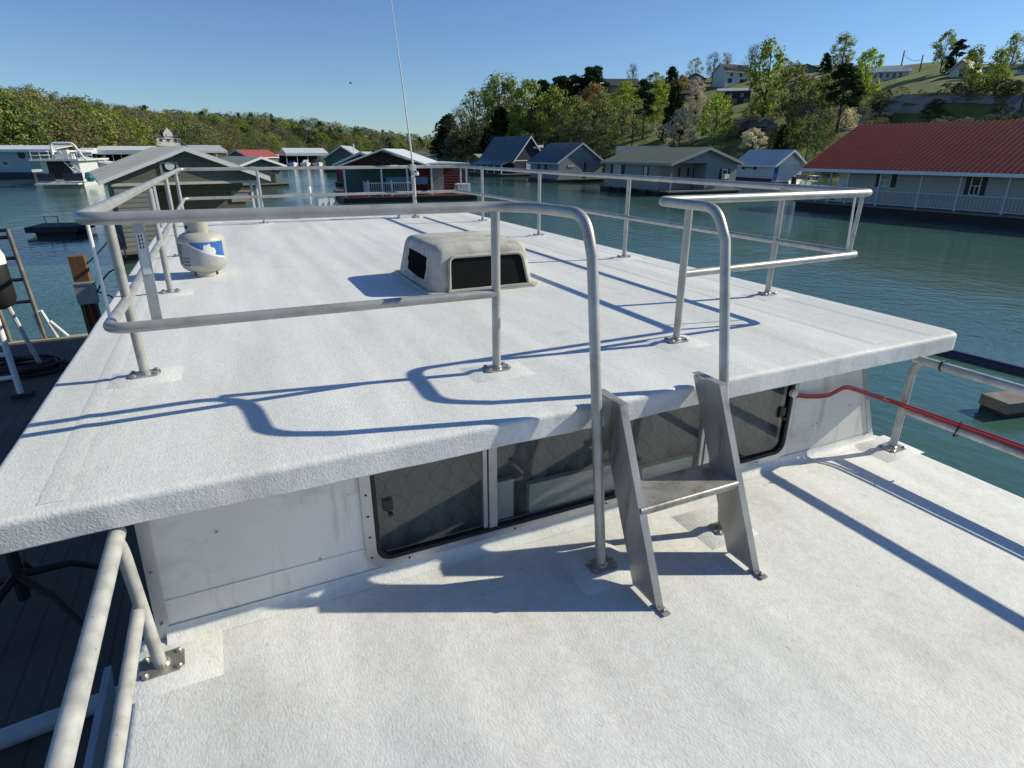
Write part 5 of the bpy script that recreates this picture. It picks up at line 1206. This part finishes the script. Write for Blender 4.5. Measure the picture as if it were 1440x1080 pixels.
a, b_ = h.on_v(326, 284, 2.0), h.on_v(354, 267, 2.0); h.window('v', 2.005, a.x, b_.x, a.z, b_.z, mat('tan frame', (0.34, 0.28, 0.19)), mat('grey blind', (0.26, 0.27, 0.27), 0.3), None, 1, 0)
h.roof(uL, uR, 0, 10, ze, zr, 'v', M_LGR, 0.35, 0.22, 0.07, 0.9)
bm = BM()
for s_ in (-1, 1):
    e_ = pk.x + s_ * ((uR - uL) / 2 + 0.35); sl_ = (zr - ze) / ((uR - uL) / 2); z_e = zr - sl_ * ((uR - uL) / 2 + 0.35)
    prism(bm, [(pk.x, -0.245, zr - 0.03), (e_, -0.245, z_e - 0.03), (e_, -0.245, z_e + 0.085), (pk.x, -0.245, zr + 0.085)], (0, 0.022, 0))
h.add('fascia', bm, M_WHITE); h.float(uL - 0.3, uR + 0.4, -0.6, 12.4)
for x in (uR - 0.15, uR - 0.35): bm = BM(); box(bm, x, x + 0.08, 0.02, 0.10, 0.42, zc - 0.08); h.add('porch_post', bm, M_WHITE)

# ---- left: pale blue boathouse, cruiser, blue sided boathouse, covered docks
g = onz(48, 252, W); h = House('boathouse', 'pale blue boathouse with white flat roof at the left edge', 'boathouse', (g.x, g.y), R(-20))
zz = h.on_v(25, 214, 0).z; bm = BM(); box(bm, -22, 0, 0, 9, 0.9, zz); h.add('wall', bm, S_BLUE)
bm = BM(); box(bm, -22.5, 3.5, -0.6, 10, zz, zz + 0.25); prism(bm, [(-22.5, -0.6, zz + 0.25), (3.5, -0.6, zz + 0.25), (3.5, 4.7, zz + 0.8), (-22.5, 4.7, zz + 0.8)], (0, 0, 0.1)); h.add('roof', bm, M_WMR)
bm = BM(); box(bm, -22.2, 0.2, -0.2, 9.2, 0.0, 0.899); h.add('flotation', bm, M_NAVYP)
p, q = h.on_v(4, 233, 0), h.on_v(11, 226, 0); h.window('v', 0, p.x, q.x, p.z, q.z, M_WHITE, M_PANE, None, 1, 0)
p = h.on_v(30, 218, 0); bm = BM(); prism(bm, [(p.x + 0.5 * math.cos(t), -0.03, p.z + 0.5 * math.sin(t)) for t in [k * math.pi / 8 for k in range(16)]], (0, 0.026, 0)); h.add('round_vent', bm, M_DARK)

g = onz(53, 264, W); g2 = onz(117, 263, W); yw = math.atan2(g2.y - g.y, g2.x - g.x); Lc = (g2 - g).length
h = House('cruiser', 'white two-deck houseboat with arch rail, dark stern opening and side stairs', 'houseboat', (g.x, g.y), yw)
zdk = h.on_v(80, 225, 0).z; zb = h.on_v(80, 244, 0).z; ztop = h.on_v(80, 201, 0).z; 
bm = BM(); box(bm, 0.2, Lc - 0.2, 0.9, 12, -0.3, 0.5); h.add('hull', bm, M_WB)
bm = BM(); box(bm, 0.1, Lc - 0.1, -0.9, 0.9, 0.28, 0.42); h.add('swim_platform', bm, M_WB)
for a, b_ in ((51, 75), (88, 115)): bm = BM(); box(bm, h.on_v(a, 250, 0).x, h.on_v(b_, 250, 0).x, 0.3, 0.42, 0.62, zb); h.add('stern_bulwark', bm, M_NAVYP)
bm = BM(); box(bm, 0.3, 0.9, 1.6, 11.5, 0.5, zdk - 0.1); box(bm, 0.9, Lc - 0.3, 1.6, 11.5, 0.5, zdk - 0.1); h.add('cabin', bm, M_WB)
bm = BM(); box(bm, 0.9, Lc * 0.74, 1.50, 1.58, 0.75, zdk - 0.15); h.add('cabin_opening_shade', bm, M_BLACK)  # black sheet on the solid cabin front, painted as the shade inside
bm = BM(); box(bm, -0.2, Lc + 0.1, 0.2, 12, zdk - 0.1, zdk + 0.08); h.add('upper_deck', bm, M_WB)
bm = BM(); a, b_ = h.on_v(69, 215, 0.3).x, h.on_v(106, 215, 0.3).x
tube(bm, fillet([(a, 1.2, zdk), (a - 0.05, 1.6, ztop), (b_ - 0.4, 1.6, ztop), (b_ + 0.5, 1.2, zdk)], 0.4), 0.13, 10); h.add('arch', bm, M_WB, None, True)
bm = BM()
for z in (0.45, 0.85): tube(bm, [(0, 6, zdk + z), (0, 0.4, zdk + z), (a - 0.3, 0.4, zdk + z)], 0.03, 6); tube(bm, [(b_ + 1.0, 0.4, zdk + z), (Lc, 0.4, zdk + z), (Lc, 6, zdk + z)], 0.03, 6)
for x in (0, 0.8, 1.6, Lc - 0.8, Lc): tube(bm, [(x, 0.4, zdk), (x, 0.4, zdk + 0.85)], 0.03, 6)
h.add('deck_rail', bm, M_WB)
bm = BM(); box(bm, a + 0.2, b_ - 0.6, 1.0, 2.2, zdk + 0.1, zdk + 0.6); box(bm, a + 0.1, a + 1.0, 2.3, 3.2, zdk + 0.1, zdk + 1.0); h.add('seating', bm, M_OFFW)
bm = BM()
for k in range(7): t = k / 6; x = Lc - 1.3 + t * 1.4; z = zdk - t * (zdk - 0.5); box(bm, x - 0.12, x + 0.12, 0.5, 1.3, z - 0.06, z)
tube(bm, [(Lc - 1.5, 0.45, zdk + 0.9), (Lc + 0.15, 0.45, 1.3)], 0.04, 6); tube(bm, [(Lc - 1.4, 0.45, zdk), (Lc + 0.1, 0.45, 0.5)], 0.06, 6)
h.add('stairs', bm, M_WB)
bm = BM(); lathe(bm, [(0.3, 0.5), (0.5, 0.9), (0.4, 1.4), (0.1, 1.5)], 10, (Lc + 0.6, 0.9, 0)); h.add('teal_cover', bm, mat('teal canvas', (0.03, 0.24, 0.28), 0.6))

g = onz(128, 258, W); h = House('boathouse', 'blue sided boathouse with sloping white roof edge behind the cruiser', 'boathouse', (g.x, g.y), R(5))
u0, u1 = h.on_v(121, 240, 0).x, h.on_v(158, 240, 0).x; z1, z2 = h.on_v(122, 224, 0).z, h.on_v(155, 233, 0).z
bm = BM(); prism(bm, [(u0, 0, 0.4), (u1, 0, 0.4), (u1, 0, z2), (u0, 0, z1)], (0, 9, 0)); h.add('wall', bm, S_BLUE)
bm = BM(); prism(bm, [(u0 - 0.3, -0.3, z1 + 0.03), (u1 + 0.3, -0.3, z2 + 0.03), (u1 + 0.3, -0.3, z2 + 0.25), (u0 - 0.3, -0.3, z1 + 0.25)], (0, 9.5, 0)); h.add('roof', bm, M_WMR); h.float(u0 - .2, u1 + .2, -0.3, 9.2)

def covered_dock(label, x0, x1, ytop, ybot, ywat, yaw_deg, depth, roofm, bays, fill=None, pitch=0.25):
    g = onz((x0 + x1) / 2, ywat, W); h = House('covered_dock', label, 'covered dock', (g.x, g.y), R(yaw_deg))
    u0, u1 = h.on_v(x0, ybot, 0).x, h.on_v(x1, ybot, 0).x; z0, z1 = h.on_v((x0 + x1) / 2, ybot, 0).z, h.on_v((x0 + x1) / 2, ytop, 0).z
    bm = BM(); prism(bm, [(u0, -0.2, z0), (u0, depth, z0), (u0, depth * 0.5, z0 + pitch * depth * 0.35 + (z1 - z0)), (u0, -0.2, z1)], (u1 - u0, 0, 0)); h.add('roof', bm, roofm)
    for k in range(bays + 1):
        x = u0 + 0.1 + (u1 - u0 - 0.2) * k / bays; bm = BM(); box(bm, x - 0.06, x + 0.06, 0, 0.12, 0.3, z0); h.add('post', bm, M_WHITE)
    bm = BM(); box(bm, u0, u1, depth - 0.3, depth, 0.3, z0); h.add('back_wall', bm, M_DARK)
    bm = BM()
    for k in range(bays + 1): x = u0 + (u1 - u0) * k / bays; box(bm, x - 0.4, x + 0.4, -0.3, depth, 0.1, 0.3)
    h.add('walkway', bm, mat('grey deck edge', (0.16, 0.15, 0.14))); return h, u0, u1
covered_dock('long white roofed covered dock behind the olive boathouse', 134, 216, 211, 217, 232, -4, 12, M_WMR, 7)
covered_dock('short white roofed covered dock right of the arch boat', 108, 129, 213, 216, 233, -4, 10, M_WMR, 2)
covered_dock('covered dock with white roof sheltering boats left of the grey green boathouse', 402, 462, 215, 219, 236, 2, 12, M_WMR, 4)
covered_dock('low white roofed dock seen over the right slope of the olive boathouse', 272, 320, 212, 215, 236, 12, 14, M_LGR, 3)
for i, (x, y, lb, mm) in enumerate(((412, 236, 'boat under blue cover in the left bay of the covered dock', mat('blue canvas', (0.03, 0.07, 0.26), 0.7)), (430, 236, 'boat under white cover in the middle bay of the covered dock', mat('white canvas', (0.55, 0.56, 0.58), 0.7)), (447, 236, 'boat under navy cover in the right bay of the covered dock', M_NAVY))):
    motor_boat(lb, x, y, -1.6, 6, 2.3, 1.0, M_WB, {'cover': mm})
motor_boat('blue and white cruiser moored left of the covered dock', 392, 233, -1.3, 8, 2.8, 1.6, mat('blue hull paint', (0.08, 0.16, 0.36), 0.3), {'shield': 1, 'cover': mat('white canvas', (0.55, 0.56, 0.58))})

g = onz(360, 236, W); h = House('boathouse', 'boathouse with red roof and grey gable beyond the olive boathouse', 'boathouse', (g.x, g.y), R(-28))
u0, u1 = h.on_v(318, 225, 0).x, h.on_v(350, 225, 0).x; ze, zr = h.on_v(322, 221, 0).z, h.on_v(343, 211.5, 0).z
h.walls(u0, u1, 0, 16, 0.3, ze, zr - 0.2, 'v', S_GREEN); h.roof(u0, u1, 0, 16, ze, zr, 'v', mat('faded red roofing', (0.30, 0.07, 0.055), 0.5), 0.4, 0.4, 0.15, 0, M_WHITE); h.float(u0 - .4, u1 + .4, -.5, 16.3)
g = onz(393, 263, W); h = House('boathouse', 'teal sided boathouse with shallow tan roof right of the olive boathouse', 'boathouse', (g.x, g.y), R(20))
u0, u1 = h.on_v(338, 240, 0).x, h.on_v(395, 240, 0).x; ze, zr = h.on_v(395, 232, 0).z, h.on_v(372, 222, 0).z
h.walls(u0, u1, 0, 8, 0.35, ze, zr - 0.15, 'v', S_TEAL); h.roof(u0, u1, 0, 8, ze, zr, 'v', mat('tan grey roofing', (0.30, 0.30, 0.25), 0.55), 0.5, 0.5, 0.12, 0, M_WHITE); h.float(u0 - .4, u1 + .6, -.6, 8.3)
p, q = h.on_v(364, 258, 0), h.on_v(386, 240, 0); h.door('v', 0, p.x, q.x, 0.4, min(2.4, ze - 0.1), M_BLACK)
g = onz(486, 242, W); h = House('boathouse', 'grey green gabled boathouse left of the red cabin', 'boathouse', (g.x, g.y), R(-18))
u0, u1 = h.on_v(457, 225, 0).x, h.on_v(505, 225, 0).x; ze, zr = h.on_v(458, 222, 0).z, h.on_v(484, 206, 0).z
h.walls(u0, u1, 0, 14, 0.35, ze, zr - 0.2, 'v', S_GREEN); h.roof(u0, u1, 0, 14, ze, zr, 'v', M_LGR, 0.5, 0.5, 0.15, 0, M_WHITE); h.float(u0 - .4, u1 + .6, -.6, 14.3)
bm = BM(); tube(bm, [(u1 - 1, 2, ze), (u1 - 1, 2, zr + 0.4)], 0.12, 8); h.add('flue', bm, M_WHITE)
# ---- red cabin float house
A, B = onz(520, 285, W), onz(660, 278, W); yw = R(-6)
h = House('float_house', 'red float cabin with pale metal gable roof and white railed front deck', 'float house', (A.x, A.y), yw)
U = lambda x, v=0: h.on_v(x, 262, v).x
dv = 3.2; zf = 0.45
ze_ = h.on_v(600, 236, dv).z; zr_ = h.on_v(575, 210, 0).z; uA, uB = U(492, 0), U(608, 0)
h.walls(U(585, dv), U(659, dv), dv, dv + 6, zf, ze_, ze_ + 0.1, 'v', S_RED)
bm = BM(); box(bm, U(484, dv), U(584.5, dv), dv + 0.3, dv + 0.4, zf, ze_ + 0.1); h.add('porch_back_wall', bm, S_TEAL)
pk = h.on_v(537, 211, 0); hw = (uB - uA) / 2
zee = h.on_v(608, 232, 0).z
bm = BM(); a0, a1 = pk.x - hw, pk.x + hw
dxr = h.on_v(567, 211, 7.0).x - pk.x
for s_ in (-1, 1):
    e_ = a0 - 0.3 if s_ < 0 else a1 + 0.3; z_e = pk.z - (pk.z - zee) * (hw + 0.3) / hw
    prism(bm, [(pk.x, -0.4, pk.z), (e_, -0.4, z_e), (e_, -0.4, z_e + 0.1), (pk.x, -0.4, pk.z + 0.1)], (dxr, 7.4, 0))
h.add('roof', bm, M_WMR)
bm = BM(); prism(bm, [(a0, 0.3, zee), (a1, 0.3, zee), (pk.x, 0.3, pk.z - 0.1)], (0, 0.1, 0)); h.add('gable_wall', bm, mat('dark red brown boards', (0.06, 0.018, 0.015), 0.8))
bm = BM()
for s_ in (-1, 1): tube(bm, [(pk.x, 0.15, zee + 0.15), (pk.x + s_ * hw * 0.28, 0.15, zee + (pk.z - zee) * 0.5)], 0.05, 6)
tube(bm, [(pk.x, 0.15, zee + 0.05), (pk.x, 0.15, pk.z - 0.2)], 0.05, 6); h.add('gable_brace', bm, mat('brown beam', (0.10, 0.06, 0.04)))
bm = BM(); box(bm, a0 + 0.1, U(660, 0), 0.1, 0.25, zee - 0.18, zee - 0.02); h.add('porch_beam', bm, M_WHITE)
for x in (486, 538, 574, 608, 649, 657):
    bm = BM(); box(bm, U(x) - 0.06, U(x) + 0.06, 0.1, 0.22, zf, zee - 0.18); h.add('porch_post', bm, M_WHITE)
bm = BM(); box(bm, a1 - 0.2, U(662, 0), 0.0, dv + 6, zee + 0.02, zee + 0.12); h.add('side_roof', bm, M_LGR)
h.balustrade('v', 0.1, U(517), U(584), zf, zf + 0.95, M_WHITE, 0.15, [U(518), U(551), U(583)], zf + 1.1)
h.balustrade('u', U(517), 0.2, 3.0, zf, zf + 0.95, M_WHITE, 0.15)
h.balustrade('v', 0.1, U(640), U(662), zf, zf + 0.75, M_WHITE, 0.22)
h.door('v', dv, U(608, dv), U(624, dv), zf + 0.02, zf + 2.0, mat('pale grey door', (0.36, 0.38, 0.42), 0.5))
bm = BM(); box(bm, U(646, 0), U(664, 0), 0.5, 1.4, zf, zf + 0.75); h.add('white_chest', bm, M_WHITE)
p = U(545, 1.5); bm = BM(); box(bm, p, p + 3.2, 1.8, 2.5, zf + 0.7, zf + 1.25); h.add('blue_bench', bm, mat('pale blue vinyl', (0.20, 0.30, 0.46), 0.5))
bm = BM(); p = U(600, 1.0); lathe(bm, [(0.3, 0), (0.35, 0.3), (0.1, 0.5)], 10, (p, 1.5, zf)); tube(bm, [(p, 1.5, zf + 0.5), (p + 0.5, 1.5, zf + 0.8)], 0.04, 6); h.add('porch_gear', bm, M_DARK)
h.float(U(478, 0), U(672, 0), -0.4, dv + 6.3, zf, mat('red brown deck edge', (0.14, 0.05, 0.04)))
# red roofed neighbour hugging it on the left
g = onz(500, 262, W); h = House('boathouse', 'low boathouse with dark red gable and white roof edge behind the red cabin', 'boathouse', (g.x, g.y), R(-25))
u0, u1 = h.on_v(472, 235, 0).x, h.on_v(545, 230, 0).x; ze, zr = h.on_v(474, 231, 0).z, h.on_v(515, 215, 0).z
h.walls(u0, u1, 0, 5, 0.35, ze, zr - 0.1, 'v', mat('dull red boards', (0.20, 0.035, 0.04), 0.7)); h.roof(u0, u1, 0, 5, ze, zr, 'v', M_LGR, 0.3, 0.2, 0.1, 0, M_WHITE); h.float(u0 - .3, u1 + .3, -.3, 5.3)
# pontoon boats far out
def pontoon(label, px, py, wpx, ytop, canopy, yaw=0.35):
    g = onz(px, py, W); h = House('pontoon_boat', label, 'boat', (g.x, g.y), -YAW + yaw); u0, u1 = h.on_v(px - wpx / 2, py, 0).x, h.on_v(px + wpx / 2, py, 0).x; z = h.on_v(px, ytop, 0).z
    bm = BM()
    for v in (0.3, 2.2): tube(bm, [(u0, v, 0.1), (u1 - 0.6, v, 0.1), (u1, v, 0.35)], [0.35, 0.35, 0.12], 10)
    h.add('pontoon', bm, M_GALV); bm = BM(); box(bm, u0, u1, 0, 2.5, 0.45, 0.6); box(bm, u0, u1 - 0.3, 0.05, 0.1, 0.6, 1.3); box(bm, u0, u1 - 0.3, 2.4, 2.45, 0.6, 1.3); h.add('deck', bm, M_WB)
    bm = BM(); box(bm, u0 + 0.3, u1 - 0.5, 0.0, 2.5, z - 0.25, z); h.add('canopy', bm, canopy)
    for u in (u0 + 0.5, u1 - 0.8): bm = BM(); box(bm, u, u + 0.08, 0.02, 0.1, 0.6, z - 0.25); box(bm, u, u + 0.08, 2.4, 2.48, 0.6, z - 0.25); h.add('canopy_post', bm, M_WHITE)
pontoon('white pontoon boat with flat white canopy far out left of the wooded point', 604, 227, 24, 217, M_WMR); pontoon('small white pontoon boat beyond the red cabin roof', 585, 228, 16, 216, M_WMR)
pontoon('boat with dark canopy behind the ridge of the red cabin', 556, 236, 38, 207.5, M_DARK, 0.1)

# ================================================================== HILLSIDE HOUSES, ROADS, POLES
def hill_house(name, label, px, py, wpx, eave_py, ridge_py, wall_m, roof_m, axis='u', yawr=0.0, dpx=0.7, wins=(), cat='house', foot=0.0, trim=None, zf=hill_z, lo=40, hi=480):
    g = ground_at(px, py, zf, lo, hi); d = math.hypot(g.x, g.y); bear = math.atan2(g.x, g.y); k = K_ * math.cos(bear - YAW) * d
    h = House(name, label, cat, (g.x, g.y, g.z), -bear + yawr); L_ = wpx * k / max(0.5, math.cos(yawr)); D_ = L_ * dpx; ze, zr = (py - eave_py) * k, (py - ridge_py) * k
    h.walls(-L_ / 2, L_ / 2, 0, D_, -1.2, ze, zr - 0.15, axis, wall_m); h.roof(-L_ / 2, L_ / 2, 0, D_, ze, zr, axis, roof_m, 0.4, 0.35, 0.15, 0, trim)
    for (a, b_, z0, z1, kind) in wins:
        f = (lambda t: -L_ / 2 + L_ * t)
        if kind == 'd': h.door('v', 0, f(a), f(b_), z0 * ze, z1 * ze, M_DARK)
        else: h.window('v', 0, f(a), f(b_), z0 * ze, z1 * ze, M_WHITE, M_PANE)
    return h
S_BROWN = paint('brown boards', (0.10, 0.065, 0.045)); 
hill_house('house', 'brown house with pale gable and dark roof on the skyline', 876, 132, 42, 122, 113, paint('tan stone', (0.30, 0.24, 0.18)), M_SHING, 'u', 0.2, 0.7, ((0.2, 0.35, 0.3, 0.8, 'w'), (0.6, 0.75, 0.3, 0.8, 'w')))
hill_house('house', 'grey gabled house on the skyline half hidden by shrubs', 976, 124, 26, 113, 106.5, S_GREY, M_SHING, 'v', 0.1, 1.0, ((0.3, 0.6, 0.3, 0.75, 'w'),))
hh = hill_house('house', 'white gabled two-storey hilltop house with dark roof', 1038, 118, 34, 103, 94, S_WHITE, M_SHING, 'u', 0.7, 0.6, ((0.15, 0.27, 0.55, 0.85, 'w'), (0.5, 0.62, 0.55, 0.85, 'w'), (0.1, 0.25, 0.05, 0.4, 'd'), (0.55, 0.8, 0.05, 0.38, 'd')), trim=M_WHITE)
hill_house('house', 'small white annex left of the white gabled hilltop house', 1017, 114, 14, 104, 99, S_WHITE, M_SHING, 'u', 0.1, 0.8, ((0.4, 0.6, 0.3, 0.7, 'w'),))
hill_house('house', 'long dark two-storey house with pale flat roof on the slope', 1031, 147, 42, 130, 127, paint('dark brown brick', (0.028, 0.018, 0.018)), M_LGR, 'u', 0.05, 0.4, ((0.35, 0.42, 0.55, 0.8, 'w'), (0.7, 0.78, 0.55, 0.8, 'w'), (0.5, 0.58, 0.1, 0.4, 'w'), (0.82, 0.9, 0.1, 0.4, 'w')))
hill_house('house', 'low dark brown house in the trees above the big white blossom', 958, 142, 46, 133, 129, paint('deep brown boards', (0.05, 0.035, 0.028)), M_SHING, 'u', -0.05, 0.4, ((0.3, 0.38, 0.3, 0.75, 'w'), (0.6, 0.68, 0.3, 0.75, 'w')))  # one even dark brown wall colour
hill_house('cottage', 'green hilltop cottage left of the driveway', 1132, 104, 32, 98, 92.5, paint('green grey boards', (0.15, 0.21, 0.17)), paint('dull green roofing', (0.05, 0.075, 0.06)), 'v', 0.35, 0.9, ((0.3, 0.45, 0.2, 0.75, 'w'), (0.6, 0.75, 0.2, 0.75, 'w')))
hill_house('house', 'long white hilltop house with pale roof beside the utility poles', 1244, 113, 54, 102, 96, S_WHITE, M_LGR, 'u', 0.25, 0.3, tuple((0.08 + 0.14 * i, 0.16 + 0.14 * i, 0.25, 0.8, 'w') for i in range(6)))
hill_house('house', 'white steep gabled house with brown roof above the lawn', 1348, 109, 24, 101, 88, S_WHITE, paint('brown shingles', (0.13, 0.10, 0.085)), 'v', -0.35, 1.3, ((0.42, 0.58, 1.05, 1.5, 'w'), (0.5, 0.68, 0.05, 0.7, 'd')), trim=M_WHITE)
hill_house('house', 'long white house with blue grey windows at the right edge of the hill', 1418, 106, 56, 98, 94.5, S_WHITE, M_GREYR, 'u', 0.0, 0.25, tuple((0.1 + 0.2 * i, 0.2 + 0.2 * i, 0.3, 0.8, 'w') for i in range(4)))
hill_house('house', 'dark blue gabled house beside the white blossoming shrub', 1043, 194, 34, 181, 172, S_NAVY, M_SHING, 'u', 0.1, 0.6, ((0.1, 0.25, 0.3, 0.75, 'w'), (0.6, 0.8, 0.2, 0.7, 'w')))
hill_house('garage', 'grey blue garage with white gable trim and brown roof', 1073, 186, 28, 176, 168, paint('blue grey boards', (0.20, 0.24, 0.29)), paint('brown grey shingles', (0.11, 0.085, 0.07)), 'v', 0.25, 1.2, ((0.2, 0.8, 0.05, 0.75, 'w'),), trim=M_WHITE, cat='garage')
vh = hill_house('house', 'white Victorian house with porches among the trees across the lake', 239, 206, 30, 193, 186, S_WHITE, M_SHING, 'u', 0.3, 0.7, ((0.1, 0.25, 0.45, 0.8, 'w'), (0.4, 0.55, 0.45, 0.8, 'w'), (0.7, 0.85, 0.45, 0.8, 'w')), zf=hill_l, lo=150, hi=700)
vh.balustrade('v', -2.0, -6, 6, -0.8, 0.2, M_WHITE, 0.6, [-6, -3, 0, 3, 6], 2.6)
bm = BM(); prism(bm, [(-1.8, -0.3, 3.0), (1.8, -0.3, 3.0), (1.8, -0.3, 5.2), (0, -0.3, 7.4), (-1.8, -0.3, 5.2)], (0, 3, 0)); vh.add('front_gable', bm, S_WHITE)

def drape(name, pix, width, m, lift=0.12):
    P = [ground_at(x, y) for x, y in pix]; Q = []
    for a, b_ in zip(P, P[1:]):
        for k in range(6): Q.append(a.lerp(b_, k / 6))
    Q.append(P[-1]); V, Fc = [], []
    for i, p in enumerate(Q):
        t = (Q[min(i + 1, len(Q) - 1)] - Q[max(i - 1, 0)]); t.z = 0; t.normalize(); nrm = Vector((-t.y, t.x, 0)) * width / 2
        for s_ in (-1, 1):
            v = p + nrm * s_; V.append((v.x, v.y, hill_z(hpx(v.x, v.y), math.hypot(v.x, v.y)) + lift))
    for i in range(len(Q) - 1): Fc.append((2 * i, 2 * i + 1, 2 * i + 3, 2 * i + 2))
    return structure(raw(name, V, Fc, m))
M_GRAVEL = mat('pale gravel', (0.28, 0.27, 0.24), 0.95, 0, 0.2, 0.8); M_ASPH = mat('grey asphalt', (0.13, 0.14, 0.155), 0.9, 0, 0.15, 0.5)
drape('track', [(1196, 184), (1206, 172), (1222, 164), (1240, 158.5), (1262, 156)], 2.6, M_GRAVEL)
drape('driveway', [(1128, 106), (1140, 107), (1156, 111), (1172, 116)], 3.2, mat('pale concrete', (0.38, 0.36, 0.32), 0.9))
drape('road', [(1228, 143.5), (1300, 144), (1370, 143), (1450, 141)], 1.3, M_GRAVEL)
drape('boat_ramp', [(1470, 158), (1425, 166), (1400, 176)], 9.0, M_ASPH, 0.3)
g0, g1 = ground_at(1236, 158), ground_at(1297, 160); bm = BM(); e = (g1 - g0); prism(bm, [g0 + Vector((0, 0, -1)), g1 + Vector((0, 0, -1)), g1 + Vector((0, 0, 1.3)), g0 + Vector((0, 0, 0.4))], Vector((-e.y, e.x, 0)).normalized() * 0.5)
tag(finish('retaining_wall', bm, mat('grey concrete', (0.26, 0.265, 0.27), 0.9, 0, 0.2, 0.6)), 'grey concrete retaining wall below the lawn above the red roof', 'wall')
def pole(label, px, pyb, pyt, lean=0.0, wires=0):
    g = ground_at(px, pyb); d = math.hypot(g.x, g.y); hh = (pyb - pyt) * K_ * d * math.cos(math.atan((px - CXP) * K_)); o = tag(empty('utility_pole', g), label, 'utility pole'); o.rotation_euler = (0, lean, 0.6)
    bm = BM(); tube(bm, [(0, 0, -0.5), (0, 0, hh)], [0.16, 0.11], 8); finish('pole_shaft', bm, M_BARK, o)
    bm = BM(); box(bm, -0.9, 0.9, -0.06, 0.06, hh - 0.9, hh - 0.78)
    for x in (-0.8, 0, 0.8): lathe(bm, [(0.05, 0), (0.06, 0.1), (0.02, 0.18)], 6, (x, 0, hh - 0.78))
    finish('crossarm', bm, M_BARK, o); return g + Vector((0, 0, hh - 0.7)), o
t1, o1 = pole('utility pole behind the right end of the long white hilltop house', 1265, 104, 76); t2, o2 = pole('utility pole on the skyline left of the round airy tree', 1293, 101, 81); t3, o3 = pole('tall utility pole by the boat ramp at the right edge', 1432, 166, 112)
bm = BM()
for off in (-0.6, 0.6):
    pts = [t1.lerp(t2, k / 8) + Vector((off * 0.6, off * 0.6, -0.8 * 4 * (k / 8) * (1 - k / 8))) for k in range(9)]; tube(bm, pts, 0.02, 4)
tag(finish('power_line', bm, M_BLACK), 'power lines strung between the two skyline utility poles', 'wire')
# a bird in the open sky
bd = atd(493, 117, 60); b = tag(empty('bird', bd), 'tiny dark bird flying in the open sky left of the antenna', 'bird')
bm = BM(); tube(bm, [(-0.16, 0, 0), (-0.06, 0, 0.01), (0.06, 0, 0.01), (0.14, 0, 0)], [0.01, 0.05, 0.045, 0.015], 8)
for s_ in (-1, 1): prism(bm, [(0.06, 0.03 * s_, 0.02), (0.0, 0.22 * s_, 0.09), (-0.08, 0.30 * s_, 0.05), (-0.05, 0.03 * s_, 0.02)], (0, 0, 0.012))
finish('bird_body', bm, M_BLACK, b)
